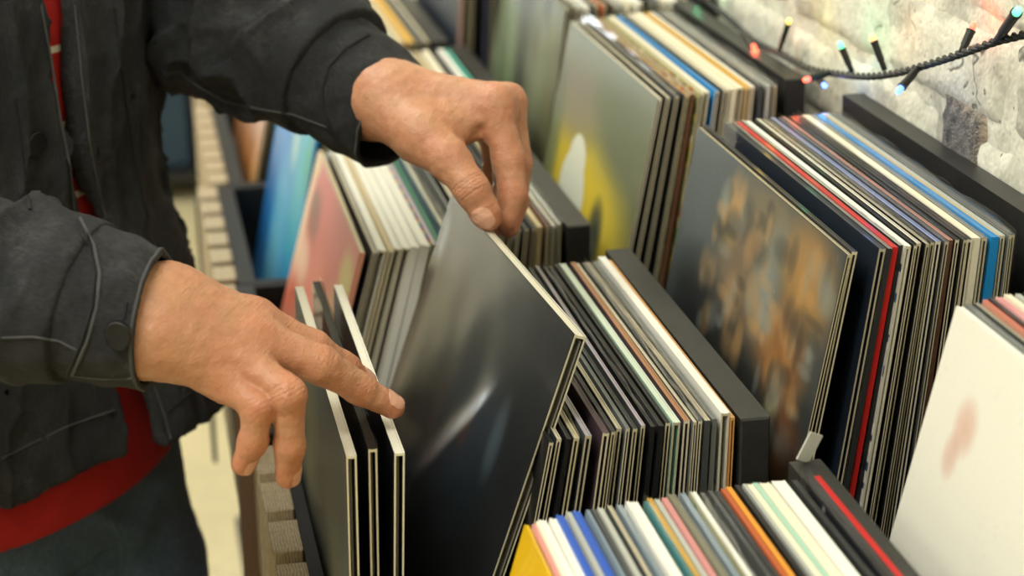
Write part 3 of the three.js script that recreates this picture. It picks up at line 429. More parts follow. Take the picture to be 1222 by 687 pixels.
const LHand = {
  forearm: [[[W(150, -30, 1.62), 0.042], J(330, 62, 1.55, 0.036), J(440, 118, 1.483, 0.0265)]],
  palm: [
    [J(440, 112, 1.475, 0.0245), J(470, 113, 1.462, 0.0225), J(592, 123, 1.44, 0.0132)],
    [J(440, 120, 1.492, 0.024), J(478, 116, 1.485, 0.0215), J(605, 122, 1.462, 0.0128)],
    [J(485, 122, 1.5, 0.0205), J(600, 135, 1.485, 0.0122)],
    [J(485, 130, 1.512, 0.019), J(588, 148, 1.505, 0.0112)],
    [J(490, 136, 1.47, 0.021), J(575, 145, 1.468, 0.0125)],
    [J(462, 130, 1.455, 0.0225), J(505, 163, 1.428, 0.0185), J(535, 188, 1.414, 0.0142)],
    [J(520, 158, 1.435, 0.0155), J(568, 146, 1.44, 0.0125)]],
  fingers: [
    [J(592, 123, 1.44, 0.0132), J(607, 190, 1.437, 0.0115), J(612, 232, 1.433, 0.0100), J(604, 262, 1.4305, 0.0086)],
    [J(605, 122, 1.462, 0.0128), J(616, 194, 1.462, 0.0112), J(614, 240, 1.46, 0.0096), J(607, 270, 1.457, 0.0082)],
    [J(600, 135, 1.485, 0.0120), J(606, 203, 1.488, 0.0104), J(600, 245, 1.486, 0.0090), J(592, 270, 1.482, 0.0078)],
    [J(588, 148, 1.505, 0.0110), J(592, 203, 1.51, 0.0092), J(588, 236, 1.508, 0.0080), J(582, 256, 1.504, 0.0070)],
    [J(535, 188, 1.414, 0.0142), J(563, 226, 1.404, 0.0122), J(578, 252, 1.4065, 0.0100), J(583, 260, 1.408, 0.0094)]],
  tips: [null, null, null, null, [3, camDir(-0.42, -0.02, 0.9)]],
  dorsal: [camDir(0.75, 0.45, 0.6), camDir(0.8, 0.5, 0.3), camDir(0.8, 0.5, 0.3), camDir(0.8, 0.5, 0.3), camDir(-0.3, 0.25, 0.9)],
};
function creases(H) {
  const out = [];
  H.fingers.forEach((f, i) => { for (let j = 1; j < f.length - 1; j++) { const c = f[j][0], ax = f[j + 1][0].clone().sub(f[j - 1][0]).normalize(), th = i === 4; out.push({ c, ax, dn: H.dorsal[i], r: f[j][1], lines: j === 1 ? (th ? [-0.0058, -0.0034, -0.0008, 0.0018, 0.0044] : [-0.0042, -0.0018, 0.0008, 0.0034]) : [-0.0012, 0.0012], depth: th ? 0.0006 : j === 1 ? 0.0003 : 0.0002 }); } });
  return out;
}
function handSDF(H) {
  const cr = creases(H), fo = (H.folds || []).map((f) => f.map(([x, y, d]) => W(x, y, d)));
  const palmBound = [new THREE.Vector3(), 0]; { let n = 0; for (const c of H.palm) for (const [q] of c) { palmBound[0].add(q); n++; } palmBound[0].divideScalar(n); for (const c of H.palm) for (const [q] of c) palmBound[1] = Math.max(palmBound[1], q.distanceTo(palmBound[0]) + 0.03); }
  return (p) => {
    let palm = 9; for (const c of H.palm) { const d = chain(p, c, 0.012); palm = palm > 8 ? d : smin(palm, d, 0.014); }
    for (const c of H.forearm) palm = smin(palm, chain(p, c, 0.02), 0.02);
    let fing = 9; for (const f of H.fingers) { const d = chain(p, f, 0.005); fing = fing > 8 ? d : smin(fing, d, 0.0022); }
    let d = smin(palm, fing, 0.009);
    if (Math.abs(d) < 0.004) {
      for (const k of cr) {
        const x = p.x - k.c.x, y = p.y - k.c.y, z = p.z - k.c.z, q2 = x * x + y * y + z * z; if (q2 > 0.0007) continue;
        const s = x * k.ax.x + y * k.ax.y + z * k.ax.z, dn = (x * k.dn.x + y * k.dn.y + z * k.dn.z) / Math.sqrt(q2 + 1e-9), w = sstep(0.15, 0.75, dn); if (w <= 0) continue;
        const bend = 0.0006 * noise3(p.x * 300, p.y * 300, p.z * 300);
        for (const l of k.lines) { const e = (s - l + bend) / 0.0008; d += w * k.depth * Math.exp(-e * e); }
      }
      for (const f of fo) for (let i = 1; i < f.length; i++) { const e = dCone(p, f[i - 1], f[i], 0, 0) / 0.0075; if (e < 2) d += 0.0014 * Math.exp(-e * e * 3); }
      d += 0.00035 * noise3(p.x * 90, p.y * 90, p.z * 90) + 0.00012 * noise3(p.x * 330, p.y * 330, p.z * 330);
    }
    return d;
  };
}
LHand.folds = [[[577, 140, 1.434], [572, 156, 1.43], [569, 174, 1.43]], [[545, 163, 1.416], [556, 176, 1.414], [566, 184, 1.416]], [[604, 118, 1.435], [617, 150, 1.437], [624, 175, 1.44]]];
const rHand = handSDF(RHand), lHand = handSDF(LHand);
const KN = []; for (const H of [RHand, LHand]) H.fingers.forEach((f) => f.forEach(([q], j) => KN.push([q, j === f.length - 1 ? 0.013 : j === 0 ? 0.014 : 0.011])));
const skinColor = (p) => {   // flesh with redder knuckles and fingertips, finely mottled
  let k = 0; for (const [q, r] of KN) { const d2 = p.distanceToSquared(q); if (d2 < r * r * 4) k = Math.max(k, Math.exp(-d2 / (r * r))); }
  const m = 0.05 * noise3(p.x * 60, p.y * 60, p.z * 60) + 0.05 * noise3(p.x * 190, p.y * 190, p.z * 190) + 0.04 * noise3(p.x * 520, p.y * 520, p.z * 520);
  const blotch = clamp(0.5 + 0.6 * noise3(p.x * 38 + 4, p.y * 38, p.z * 38), 0, 1) * 0.35; k = clamp(k * 0.75 + blotch, 0, 1);
  return [0.52 * (1 + m), lerp(0.262, 0.18, k) * (1 + m), lerp(0.145, 0.094, k) * (1 + m)];
};
const bounds = (chains, pad, except) => { const b = new THREE.Box3(); for (const c of chains) for (const [q] of c) b.expandByPoint(q); b.expandByScalar(pad); return b; };
const skinBump = dataTex(256, (u, v) => { const L = 0.5 + tile(u, v, 60, 3) * 0.28 + tile(u, v, 25, 8) * 0.22; return [L, L, L]; }, false, 1 / 0.05);
const skinMat = phys({ vertexColors: true, bumpMap: skinBump, bumpScale: 0.0005, roughness: 0.47, clearcoat: 0.08, clearcoatRoughness: 0.5, sheen: 0.15, sheenRoughness: 0.5, sheenColor: new THREE.Color(1, 0.6, 0.45) });
const HEADC = PO.clone().add(V(0, 1.63, 0)).addScaledVector(BF, 0.02);
const headSDF = (p) => {
  const q = p.clone().sub(HEADC), u = q.dot(BF), s = q.dot(BR), y = q.y;
  const ell = (cu, cy, cs, a, b, c) => { const x = (u - cu) / a, yy = (y - cy) / b, z = (s - cs) / c, k0 = Math.sqrt(x * x + yy * yy + z * z), k1 = Math.hypot(x / a, yy / b, z / c); return k1 < 1e-6 ? -a : k0 * (k0 - 1) / k1; };
  let d = ell(-0.008, 0.03, 0, 0.095, 0.092, 0.076);
  d = smin(d, ell(0.025, -0.04, 0, 0.066, 0.076, 0.058), 0.04);
  d = smin(d, dCone(q, BF.clone().multiplyScalar(0.084).add(V(0, 0.012, 0)), BF.clone().multiplyScalar(0.106).add(V(0, -0.024, 0)), 0.008, 0.013), 0.012);
  for (const k of [-1, 1]) { d = smax(d, -ell(0.098, 0.012, k * 0.032, 0.017, 0.011, 0.016), 0.012); d = smin(d, ell(0.076, 0.012, k * 0.031, 0.012, 0.011, 0.012), 0.003); d = smin(d, ell(-0.012, 0.0, k * 0.079, 0.018, 0.032, 0.008), 0.006); }
  d = smin(d, ell(0.083, -0.058, 0, 0.01, 0.006, 0.024), 0.006); d = smin(d, ell(0.08, -0.07, 0, 0.011, 0.007, 0.02), 0.006);
  return smin(d, dCone(p, PO.clone().add(V(0, 1.40, 0)).addScaledVector(BF, -0.015), HEADC.clone().add(V(0, -0.07, 0)), 0.062, 0.054), 0.03);
};
{
  const gs = [], sr = new THREE.Vector3();
  const bR = bounds([...RHand.palm, ...RHand.fingers], 0.03), bL = bounds([...LHand.palm, ...LHand.fingers], 0.03);
  gs.push(meshSDF(rHand, bR.min, bR.max, 0.0014, { color: skinColor }), meshSDF(lHand, bL.min, bL.max, 0.0014, { color: skinColor }));
  console.log('hands meshed');
  const core = (p) => {
    let d = Math.max(torso(p, -0.006), p.y - 1.45, 0.9 - p.y);
    for (const H of [RHand, LHand]) for (const c of H.forearm) d = smin(d, chain(p, c, 0.02), 0.02);
    d = smin(d, dCone(p, V(-0.25, 1.39, -1.42), V(-0.235, 1.14, -1.225), 0.052, 0.042), 0.03);
    return smin(d, dCone(p, V(-0.04, 1.39, -1.68), W(150, -30, 1.62), 0.052, 0.042), 0.03);
  };
  gs.push(meshSDF(core, V(-0.45, 0.86, -1.9), V(0.27, 1.5, -1.05), 0.012, { color: skinColor }));
  gs.push(meshSDF(headSDF, HEADC.clone().add(V(-0.16, -0.26, -0.16)), HEADC.clone().add(V(0.16, 0.18, 0.16)), 0.005, { color: skinColor }));
  part(person, 'body', local(mergeGeometries(gs)), skinMat, 'tanned bare hands and wrists');
  const hair = (p) => { const q = p.clone().sub(HEADC), u = q.dot(BF), s = q.dot(BR); const x = (u + 0.018) / 0.108, y = (q.y - 0.04) / 0.1, z = s / 0.09, k0 = Math.sqrt(x * x + y * y + z * z), d = (k0 - 1) * 0.09; return Math.max(d - 0.003 * noise3(p.x * 60, p.y * 30, p.z * 60), 0.035 - q.y - 0.35 * Math.max(0, 0.05 - u)); };
  part(person, 'hair', local(meshSDF(hair, HEADC.clone().add(V(-0.16, -0.12, -0.16)), HEADC.clone().add(V(0.16, 0.18, 0.16)), 0.005)), std({ color: 0x2a1d15, roughness: 0.6 }), 'short dark brown hair');
  for (const k of [-1, 1]) { const g = new THREE.SphereGeometry(0.0115, 16, 12); g.translate(...HEADC.clone().addScaledVector(BF, 0.078).addScaledVector(BR, k * 0.031).add(V(0, 0.012, 0)).toArray()); part(person, 'eye', local(g), std({ color: 0xe8e4dc, roughness: 0.2 })); }
  const nailMat = phys({ color: 0xdba58b, roughness: 0.32, clearcoat: 0.5, clearcoatRoughness: 0.2 });
  for (const H of [RHand, LHand]) H.tips.forEach((tp, i) => {
    if (!tp) return; const f = H.fingers[i], tip = f[f.length - 1], prev = f[f.length - (H === LHand ? 3 : 2)], ax = tip[0].clone().sub(prev[0]).normalize(), n = tp[1].clone().addScaledVector(ax, -tp[1].dot(ax)).normalize(), sd = new THREE.Vector3().crossVectors(ax, n), r = tip[1];
    const NU = 16, NV = 12, pos = [], uv = [], idx = [], L = r * 0.92, w = r * 0.80, sdf = H === RHand ? rHand : lHand, gr = V(0, 0, 0);
    for (let a = 0; a <= NU; a++) for (let b = 0; b <= NV; b++) {
      const s = a / NU * 2 - 1, q = b / NV * 2 - 1, shape = Math.pow(1 - Math.pow(Math.abs(s), 3.2), 0.5), cc = q * shape * w;
      const P0 = tip[0].clone().addScaledVector(ax, -r * 0.3 + s * L).addScaledVector(sd, cc).addScaledVector(n, r * 1.3);
      for (let k = 0; k < 24; k++) { const d = sdf(P0); P0.addScaledVector(n, -d * 0.7); }                 // lay the plate on the fingertip
      P0.addScaledVector(n, 0.00035 + 0.0002 * (1 - q * q)); pos.push(...P0.toArray()); uv.push(s, q); void gr;
    }
    for (let a = 0; a < NU; a++) for (let b = 0; b < NV; b++) { const o = a * (NV + 1) + b; idx.push(o, o + 1, o + NV + 1, o + 1, o + NV + 2, o + NV + 1); }
    const g = new THREE.BufferGeometry(); g.setAttribute('position', new THREE.Float32BufferAttribute(pos, 3)); g.setAttribute('uv', new THREE.Float32BufferAttribute(uv, 2)); g.setIndex(idx); g.computeVertexNormals();
    part(person, 'fingernail', local(g), nailMat);
  });
}
console.log('body ready');

// ---- clothes
const denimMap = dataTex(512, (u, v) => { const tw = Math.sin((u * 36 + v * 36) * TAU), sl = tile(u, v, 60, 11, 9), n = tile(u, v, 110, 2), w = tile(u, v, 14, 7); const L = 0.60 + tw * (0.14 + 0.06 * w) + sl * 0.16 + n * 0.13 + w * 0.06; return [L, L, L * 1.02]; }, true, 1 / 0.05);
const denimBump = dataTex(512, (u, v) => { const L = 0.5 + Math.sin((u * 40 + v * 40) * TAU) * 0.2 + Math.sin(u * 80 * TAU) * 0.1 + tile(u, v, 110, 2) * 0.25; return [L, L, L]; }, false, 1 / 0.05);
const denim = std({ map: denimMap, bumpMap: denimBump, bumpScale: 0.0012, vertexColors: true, roughness: 0.9 });
const wear = (p) => {   // indigo-black cloth, bleached in streaks and patches
  const n = 0.5 + 0.5 * noise3(p.x * 14, p.y * 14, p.z * 14), m = 0.5 + 0.5 * noise3(p.x * 48, p.y * 30, p.z * 48), f = 0.5 + 0.5 * noise3(p.x * 170, p.y * 110, p.z * 170), k = clamp(n * 0.5 + m * 0.35 + f * 0.25 - 0.08, 0, 1), e = k * k * k;
  return [lerp(0.046, 0.215, e), lerp(0.051, 0.22, e), lerp(0.060, 0.225, e)];
};
const ridge = (x, y, z) => { const n = 1 - Math.abs(noise3(x, y, z)); return n * n * n; };
const sleeveR = [[V(-0.25, 1.39, -1.42), 0.082], [V(-0.240, 1.15, -1.235), 0.062], J(-70, 335, 1.195, 0.049), J(10, 347, 1.185, 0.0435), J(80, 355, 1.176, 0.0425), J(112, 362, 1.172, 0.0415)];
const cuffR = [J(92, 356, 1.175, 0.0435), J(140, 371, 1.171, 0.0385), J(184, 386, 1.168, 0.0345)];
const sleeveL = [[V(-0.04, 1.39, -1.68), 0.082], [W(150, -32, 1.62), 0.076], J(290, 14, 1.565, 0.067), J(360, 58, 1.53, 0.053), J(398, 86, 1.508, 0.045), J(410, 96, 1.505, 0.043)];
const cuffL = [J(392, 84, 1.51, 0.0455), J(432, 113, 1.495, 0.0405), J(474, 143, 1.479, 0.0375)];
for (const k of [sleeveR, sleeveL]) k.ax = k[4][0].clone().sub(k[2][0]).normalize();
const sleeveFold = (p, pts) => { const c = pts[2][0], ax = pts.ax; const s = (p.x - c.x) * ax.x + (p.y - c.y) * ax.y + (p.z - c.z) * ax.z; return 0.011 * ridge(p.x * 8 + s * 8, p.y * 10 - s * 3, p.z * 8) + 0.0045 * ridge(p.x * 19 - s * 9, p.y * 17, p.z * 19 + 4) + 0.0015 * noise3(p.x * 40, p.y * 40, p.z * 40) - 0.005; };
const axisR = cuffR[2][0].clone().sub(cuffR[0][0]).normalize(), axisL = cuffL[2][0].clone().sub(cuffL[0][0]).normalize();
const along = (p, o, ax) => (p.x - o.x) * ax.x + (p.y - o.y) * ax.y + (p.z - o.z) * ax.z;
const mkSleeve = (pts, cuff, ax) => (p) => { const d = chain(p, pts, 0.03); let o = d; const s = along(p, cuff[0][0], ax); if (d < 0.03 && d > -0.04) o -= sleeveFold(p, pts) * sstep(0.0, 0.05, -s) + (s > -0.02 ? -0.0005 : 0); return Math.max(o, s - 0.006); };
const mkCuff = (cuff, ax, len, cut = ax) => (p) => { const d = chain(p, cuff, 0.01), s = along(p, cuff[0][0], ax), e = along(p, cuff[2][0], cut), w = 0.0012 * noise3(p.x * 45, p.y * 45, p.z * 45), o = d - 0.0035 - w; return smax(smax(smax(o, -(d + 0.0005 - w), 0.0018), e, 0.0018), -s, 0.0018); };
const lenR = cuffR[2][0].distanceTo(cuffR[0][0]), lenL = cuffL[2][0].distanceTo(cuffL[0][0]);
const sdSleeveR = mkSleeve(sleeveR, cuffR, axisR), sdSleeveL = mkSleeve(sleeveL, cuffL, axisL), sdCuffR = mkCuff(cuffR, axisR, lenR, camDir(0.97, -0.14, 0.1)), sdCuffL = mkCuff(cuffL, axisL, lenL);

const wrapUV = (o, ax, r) => { const e1 = FWD.clone().negate().addScaledVector(ax, FWD.dot(ax)).normalize(), e2 = new THREE.Vector3().crossVectors(ax, e1); return (p) => { const x = p.x - o.x, y = p.y - o.y, z = p.z - o.z; return [Math.atan2(x * e2.x + y * e2.y + z * e2.z, x * e1.x + y * e1.y + z * e1.z) * r, x * ax.x + y * ax.y + z * ax.z]; }; };
const bodyUV = (p) => { const [u, q] = bodyL(p); return [Math.atan2(q, u) * 0.17, p.y]; };
const HEM = EYE - 0.628;
const jacketOff = (p) => { const [u, q] = bodyL(p), left = sstep(0.02, -0.07, q); return 0.02 + left * 0.034 * sstep(EYE - 0.40, EYE - 0.60, p.y) + 0.004; };
const jacketFold = (p) => { const [u, q] = bodyL(p); return 0.0085 * ridge(u * 10 + 3, p.y * 4.5, q * 15) + 0.0035 * ridge(u * 24, p.y * 12, q * 26 + 7) - 0.004; };
const jacketOuter = (p) => { const off = jacketOff(p), d = torso(p, off); return Math.abs(d) < 0.03 ? d - jacketFold(p) : d; };
const edgeFit = (pts) => { const s = pts.map(([x, y]) => { const h = march((p) => jacketOuter(p), x, y, 1.1, 2.2); return h ? [h.y, bodyL(h)[1]] : null; }).filter(Boolean).sort((a, b) => a[0] - b[0]); return (y) => { if (y <= s[0][0]) return s[0][1]; for (let i = 1; i < s.length; i++) if (y <= s[i][0]) return lerp(s[i - 1][1], s[i][1], (y - s[i - 1][0]) / (s[i][0] - s[i - 1][0])); const n = s.length - 1; return s[n][1]; }; };
const qR = edgeFit([[52, -5], [66, 75], [77, 140], [88, 195], [103, 255], [144, 467], [150, 490], [155, 530], [156, 566]]);
const qL = edgeFit([[77, -5], [88, 95], [98, 175], [108, 220], [121, 264], [172, 447], [188, 495], [199, 535], [212, 574]]);
console.log('edges', [0.9, 1.0, 1.1, 1.2].map((y) => [qR(y).toFixed(3), qL(y).toFixed(3)].join(' ')).join(' | '));
const jacketBody = (p) => {
  const o = jacketOuter(p), [u, q] = bodyL(p); let d = smax(o, -(o + 0.011), 0.002);
  if (u > 0) { const w = 0.003 * sstep(1.0, 1.08, p.y); d = smax(d, Math.min(q - qL(p.y) + w, qR(p.y) + w * 0.5 - q), 0.002); }
  d = smax(d, HEM + 0.006 * noise3(p.x * 12, 0, p.z * 12) - p.y, 0.002);
  return Math.max(d, p.y - 1.455);
};
const teeMat = std({ map: canvasTex(64, 2048, (c, w, h) => { c.fillStyle = '#a8140f'; c.fillRect(0, 0, w, h); c.fillStyle = '#ddd3c4'; for (let k = 0; k < 7; k++) c.fillRect(0, h - (EYE - 0.300 - k * 0.0572 + 0.115) / 1.5 * h, w, 0.0052 / 1.5 * h); for (let i = 0; i < 4000; i++) { c.fillStyle = `rgba(0,0,0,${rnd() * 0.09})`; c.fillRect(rnd() * w, rnd() * h, 3, 1); } }), roughness: 0.85 });
const tee = (p) => { const d = torso(p, 0.008) - 0.003 * ridge(p.x * 8, p.y * 6, p.z * 8); return smax(d, Math.max(EYE - 0.668 - p.y, p.y - 1.46), 0.002); };
part(person, 'shirt', local(meshSDF(tee, V(-0.42, 0.78, -1.85), V(0.14, 1.48, -1.25), 0.005, { uv: (p) => { const [u, q] = bodyL(p); return [q + u, p.y / 1.5]; } })), teeMat, 'red shirt with thin white stripes');
const jacket = part(person, 'jacket', local(meshSDF(jacketBody, V(-0.48, 0.82, -1.9), V(0.18, 1.48, -1.2), 0.0048, { color: wear, uv: bodyUV })), denim, 'faded black denim jacket worn open');
for (const [sd, pts] of [[sdSleeveR, sleeveR], [sdSleeveL, sleeveL]]) { const b = bounds([pts], 0.1); part(jacket, 'sleeve', local(meshSDF(sd, b.min, b.max, 0.0042, { color: wear, uv: wrapUV(pts[4][0], pts.ax, 0.05) })), denim); }
for (const [sd, pts] of [[sdCuffR, cuffR], [sdCuffL, cuffL]]) { const b = bounds([pts], 0.06); part(jacket, 'cuff', local(meshSDF(sd, b.min, b.max, 0.0018, { color: wear, uv: wrapUV(pts[0][0], pts === cuffR ? axisR : axisL, 0.042) })), denim); }
console.log('jacket ready');
const allJacket = (p) => Math.min(jacketBody(p), sdSleeveR(p), sdSleeveL(p), sdCuffR(p), sdCuffL(p));
const seamMat = std({ color: 0x464748, roughness: 0.95 }), seamDark = std({ color: 0x1a1b1d, roughness: 0.95 });
function seam(px, r, mat, name = 'seam', sdf = allJacket) {
  const pts = []; for (let i = 1; i < px.length; i++) { const n = Math.max(1, Math.round(Math.hypot(px[i][0] - px[i - 1][0], px[i][1] - px[i - 1][1]) / 9)); for (let k = 0; k < n; k++) { const h = march(sdf, lerp(px[i - 1][0], px[i][0], k / n), lerp(px[i - 1][1], px[i][1], k / n), 0.9, 2.2); if (h) pts.push(h); } }
  const h = march(sdf, px[px.length - 1][0], px[px.length - 1][1], 0.9, 2.2); if (h) pts.push(h);
  const runs = [[]]; for (const q of pts) { const c = runs[runs.length - 1]; if (c.length && c[c.length - 1].distanceTo(q) > 0.035) runs.push([q]); else c.push(q); }
  for (const c of runs) if (c.length > 2) part(jacket, name, local(tube(c, r, c.length * 4, 6)), mat);
}
seam([[96, 260], [112, 292], [119, 325], [116, 365], [104, 408], [86, 448]], 0.0010, seamMat);
seam([[90, 262], [106, 294], [113, 326], [110, 364], [98, 406], [80, 446]], 0.0009, seamDark);
seam([[2, 403], [40, 402], [70, 407], [92, 418]], 0.0008, seamMat);
seam([[86, 448], [120, 452], [150, 452], [168, 450]], 0.0008, seamMat);
seam([[186, 318], [191, 345], [190, 380], [183, 415], [171, 448]], 0.0009, seamDark);
seam([[440, 41], [412, 58], [392, 80], [385, 105], [386, 130], [394, 152], [403, 166]], 0.0014, seamDark);
{ // worn rims of the cuffs
  for (const [cuff, cut] of [[cuffR, camDir(0.97, -0.14, 0.1)], [cuffL, axisL]]) {
    const c = cuff[2][0], e1 = new THREE.Vector3().crossVectors(cut, V(0, 1, 0)).normalize(), e2 = new THREE.Vector3().crossVectors(cut, e1), sd = cuff === cuffR ? sdCuffR : sdCuffL, pts = [];
    for (let i = 0; i < 64; i++) { const a = i / 64 * TAU, dir = e1.clone().multiplyScalar(Math.cos(a)).addScaledVector(e2, Math.sin(a)), o = c.clone().addScaledVector(cut, -0.0012).addScaledVector(dir, 0.075); for (let k = 0; k < 60; k++) { const d = sd(o); if (d < 0.0002) break; o.addScaledVector(dir, -d * 0.8); } pts.push(o); }
    part(jacket, 'cuff_rim', local(tube(pts, 0.0011, 160, 6, true)), seamMat);
  }
}
seam([[484, 84], [458, 92], [440, 108], [433, 130], [436, 155], [446, 178]], 0.0009, seamDark);
seam([[196, 88], [214, 86], [238, 104], [268, 121], [308, 130], [350, 137], [390, 152]], 0.0010, seamMat);
seam([[61, 5], [74, 75], [84, 140], [95, 195], [101, 250]].map(([x, y]) => [x - 12, y]), 0.0009, seamMat);
seam([[84, 5], [93, 95], [103, 175], [114, 230], [122, 262]].map(([x, y]) => [x + 5, y]), 0.0008, seamMat);
seam([[137, 489], [110, 498], [80, 509], [40, 528], [2, 547]], 0.0008, seamMat);
seam([[182, 452], [198, 500], [208, 540], [216, 572]], 0.0008, seamMat);
seam([[18, 118], [24, 160], [32, 225], [36, 250]], 0.001, seamDark);
seam([[137, 10], [142, 60], [150, 120], [160, 190], [176, 260]], 0.0012, seamDark);
seam([[200, 492], [215, 478], [231, 466]], 0.001, seamDark);
const btnMat = std({ color: 0x17181a, roughness: 0.45, metalness: 0.3 });
function button(px, py, r) {
  const h = march(allJacket, px, py, 0.9, 2.2); if (!h) return; const n = gradAt(allJacket, h, 0.006, V(0, 0, 0)).normalize();
  const g = new THREE.LatheGeometry([[0, 0.0024], [r * 0.7, 0.0024], [r * 0.82, 0.0032], [r, 0.0026], [r, 0.0004], [0, 0]].map(([a, b]) => new THREE.Vector2(a, b)), 28); g.applyQuaternion(new THREE.Quaternion().setFromUnitVectors(V(0, 1, 0), n)); g.translate(h.x, h.y, h.z); part(jacket, 'button', local(g), btnMat);
}
button(143, 399, 0.0085); button(42, 171, 0.0095);
seam([[150, 361], [149, 370], [148, 380]], 0.0012, seamDark, 'buttonhole');
seam([[112, 196], [122, 189], [134, 184]], 0.0016, seamDark, 'buttonhole');
const jeansTex = dataTex(512, (u, v) => { const tw = Math.sin((u * 40 - v * 40) * TAU) * 0.05, n = tile(u, v, 90, 5) * 0.10 + tile(u, v, 12, 3) * 0.05; return [0.31 + tw + n, 0.385 + tw + n, 0.46 + tw + n]; }, true, 1 / 0.06);
const jeansMat = std({ map: jeansTex, bumpMap: denimBump, bumpScale: 0.0006, roughness: 0.88 });
const hipP = (s, f, y) => PO.clone().add(V(0, y, 0)).addScaledVector(BR, s).addScaledVector(BF, f);
const legs = [-1, 1].map((k) => [[hipP(k * 0.085, 0.0, 0.84), 0.098], [hipP(k * 0.1, 0.02, 0.70), 0.09], [hipP(k * 0.11, 0.02, 0.45), 0.068], [hipP(k * 0.115, 0.0, 0.10), 0.056]]);
const jeans = (p) => { let d = Math.max(torso(p, -0.004), p.y - 0.95, 0.78 - p.y); for (const l of legs) d = smin(d, chain(p, l, 0.03), 0.03); if (Math.abs(d) < 0.02) d -= 0.006 * ridge(p.x * 9, p.y * 7, p.z * 9) - 0.002; return Math.max(d, 0.055 - p.y); };
const jm = part(person, 'jeans', local(meshSDF(jeans, V(-0.42, 0.03, -1.85), V(0.14, 0.97, -1.22), 0.007, { uv: bodyUV })), jeansMat, 'dark blue jeans');
{
  const pts = []; for (const [x, y] of [[131, 618], [140, 634], [146, 652], [146, 670], [143, 690], [138, 715]]) { const h = march(jeans, x, y, 1.1, 2.2); if (h) pts.push(h); }
  if (pts.length > 2) part(jm, 'pocket_seam', local(tube(pts, 0.0016, 30, 6)), std({ color: 0x4f6274, roughness: 0.9 }));
}
const shoeMat = std({ color: 0x1c1c1e, roughness: 0.6 });
for (const k of [-1, 1]) { const a = hipP(k * 0.115, -0.03, 0.045), b = hipP(k * 0.125, 0.15, 0.035), t = hipP(k * 0.115, -0.01, 0.1); const sd = (p) => Math.max(smin(dCone(p, a, b, 0.044, 0.04), dCone(p, a, t, 0.042, 0.045), 0.03), 0.002 - p.y, p.y - 0.12); const bb = bounds([[[a, 0], [b, 0], [t, 0]]], 0.06); part(person, 'shoe', local(meshSDF(sd, bb.min, bb.max, 0.006)), shoeMat); }
console.log('person ready');

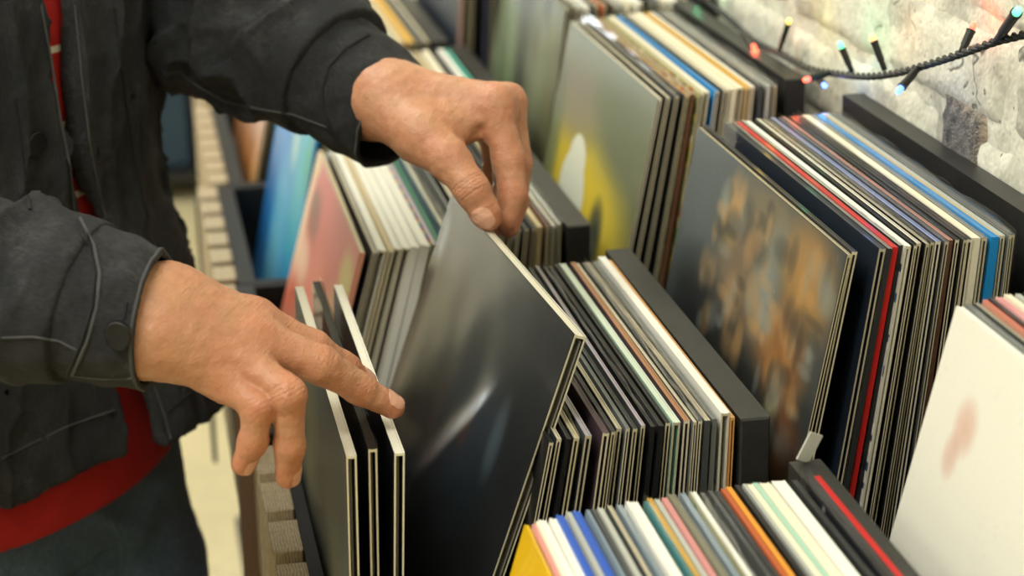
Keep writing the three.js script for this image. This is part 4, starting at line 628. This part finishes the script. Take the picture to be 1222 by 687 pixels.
// ---------------------------------------------------------------- string of lights on the wall
{
  const CXW = 0.541, onWall = (px, py, x = CXW) => { const q = rayDir(px, py); return camera.position.clone().addScaledVector(q, x / q.x); };
  const path = [[800, -40], [828, -16], [846, 2], [870, 22], [900, 48], [935, 66], [965, 81], [1000, 88], [1035, 91], [1070, 87], [1110, 76], [1150, 63], [1190, 49], [1222, 41], [1270, 26], [1330, 5]].map(([x, y]) => onWall(x, y));
  const curve = new THREE.CatmullRomCurve3(path, false, 'centripetal'), t = thing('string_light', 'twisted dark green string of coloured fairy lights along the brick wall', 'string lights', path[0].clone());
  const sub = (g) => { g.translate(-path[0].x, -path[0].y, -path[0].z); return g; };
  const wireMat = std({ color: 0x141a17, roughness: 0.5 }), L = curve.getLength(), N = 520;
  for (let s = 0; s < 2; s++) {
    const pts = []; for (let i = 0; i <= N; i++) { const c = curve.getPointAt(i / N), T = curve.getTangentAt(i / N), A = new THREE.Vector3().crossVectors(T, V(1, 0, 0)).normalize(), B = new THREE.Vector3().crossVectors(T, A), a = i / N * L / 0.022 * TAU + s * TAU / 2; pts.push(c.addScaledVector(A, Math.cos(a) * 0.0014).addScaledVector(B, Math.sin(a) * 0.0014)); }
    part(t, 'wire', sub(tube(pts, 0.0017, N * 1.2, 7)), wireMat);
  }
  const LED = { red: [1, 0.12, 0.05], yellow: [1, 0.72, 0.1], green: [0.1, 0.95, 0.4], blue: [0.12, 0.3, 1], orange: [1, 0.42, 0.12] };
  for (const [bx, by, tx, ty, col, out, s] of [[882, 33, 899, 55, 'red', -0.012, 1], [930, 61, 941, 27, 'yellow', -0.006, 0.9], [992, 87, 966, 94, 'red', -0.02, 1], [967, 83, 983, 101, 'blue', -0.01, 1], [1017, 86, 1005, 58, 'green', -0.006, 1], [1056, 84, 1043, 49, 'orange', -0.006, 1], [1098, 79, 1076, 104, 'blue', -0.016, 1.1], [1147, 63, 1159, 36, 'red', 0.008, 1.1], [1189, 49, 1213, 15, 'green', -0.012, 1.25], [846, 2, 838, -8, 'green', 0, 1], [1262, 29, 1272, 60, 'blue', -0.01, 1.2]]) {
    const a = onWall(bx, by), b = onWall(tx, ty, CXW + out), dir = b.clone().sub(a).normalize(), rot = new THREE.Quaternion().setFromUnitVectors(V(0, 1, 0), dir), len = a.distanceTo(b), r = 0.0027 * s;
    const stem = new THREE.LatheGeometry([[0, 0], [r * 0.75, 0], [r * 0.8, len * 0.3], [r * 0.95, len * 0.34], [r, len * 0.9], [r * 1.12, len * 0.95], [r * 1.12, len], [0, len]].map(([x, y]) => new THREE.Vector2(x, y)), 14); stem.applyQuaternion(rot); stem.translate(a.x, a.y, a.z);
    const bulb = part(t, 'bulb_stem', sub(stem), wireMat);
    const lens = new THREE.LatheGeometry([[0, 0], [r * 0.8, 0], [r * 0.8, r * 1.2], [r * 0.6, r * 1.9], [0.0001, r * 2.2]].map(([x, y]) => new THREE.Vector2(x, y)), 14); lens.applyQuaternion(rot); lens.translate(b.x, b.y, b.z);
    const C = new THREE.Color().setRGB(...LED[col]);
    part(bulb, 'lens', sub(lens), std({ color: C.clone().lerp(new THREE.Color(1, 1, 1), 0.1), roughness: 0.25, emissive: C.clone().lerp(new THREE.Color(1, 1, 1), 0.04), emissiveIntensity: 1.9 }), 'glowing ' + col + ' lens');
    const pl = new THREE.PointLight(C, 0.0011, 0, 2); pl.name = 'led_light'; pl.position.copy(b).addScaledVector(dir, r * 2.6 + 0.002).sub(path[0]); pl.castShadow = true; pl.shadow.radius = 0.15; bulb.add(pl);
  }
}
// ---------------------------------------------------------------- far furniture beyond the rack
{
  const at = V(-0.2, 0, -5.35), t = thing('shelf_unit', 'dark open shelf unit far behind the person', 'shelf', at), dk = std({ color: 0x1b1c1d, roughness: 0.6 });
  part(t, 'side_panel', box(-0.32, -0.29, 0, 0.95, -0.2, 0.2), dk); part(t, 'side_panel', box(0.42, 0.45, 0, 0.95, -0.2, 0.2), dk); part(t, 'back_panel', box(-0.29, 0.42, 0.06, 0.95, -0.2, -0.185), dk);
  for (const y of [0.06, 0.5, 0.93]) part(t, 'shelf_board', box(-0.29, 0.42, y, y + 0.02, -0.185, 0.2), dk);
  const crate = (x, y, w, h, c, l) => { const o = thing('storage_crate', l, 'crate', at.clone().add(V(x, y, 0))), m = std({ color: c, roughness: 0.6 }); part(o, 'body', mergeGeometries([box(-w / 2, w / 2, 0, 0.012, -0.16, 0.16), box(-w / 2, w / 2, 0, h, 0.148, 0.16), box(-w / 2, w / 2, 0, h, -0.16, -0.148), box(-w / 2, -w / 2 + 0.012, 0, h, -0.148, 0.148), box(w / 2 - 0.012, w / 2, 0, h, -0.148, 0.148)]), m); part(o, 'rim', mergeGeometries([box(-w / 2 - 0.01, w / 2 + 0.01, h - 0.025, h, 0.16, 0.17), box(-w / 2 - 0.01, w / 2 + 0.01, h - 0.025, h, -0.17, -0.16)]), m); };
  crate(0.17, 0.081, 0.36, 0.34, 0x193246, 'blue crate on the low shelf of the dark unit');
  crate(0.17, 0.521, 0.36, 0.24, 0x75786f, 'pale grey crate on the upper shelf of the dark unit');
}

scene.traverse((o) => { if (o.isMesh) { o.castShadow = o.receiveShadow = true; } });
renderer.render(scene, camera);
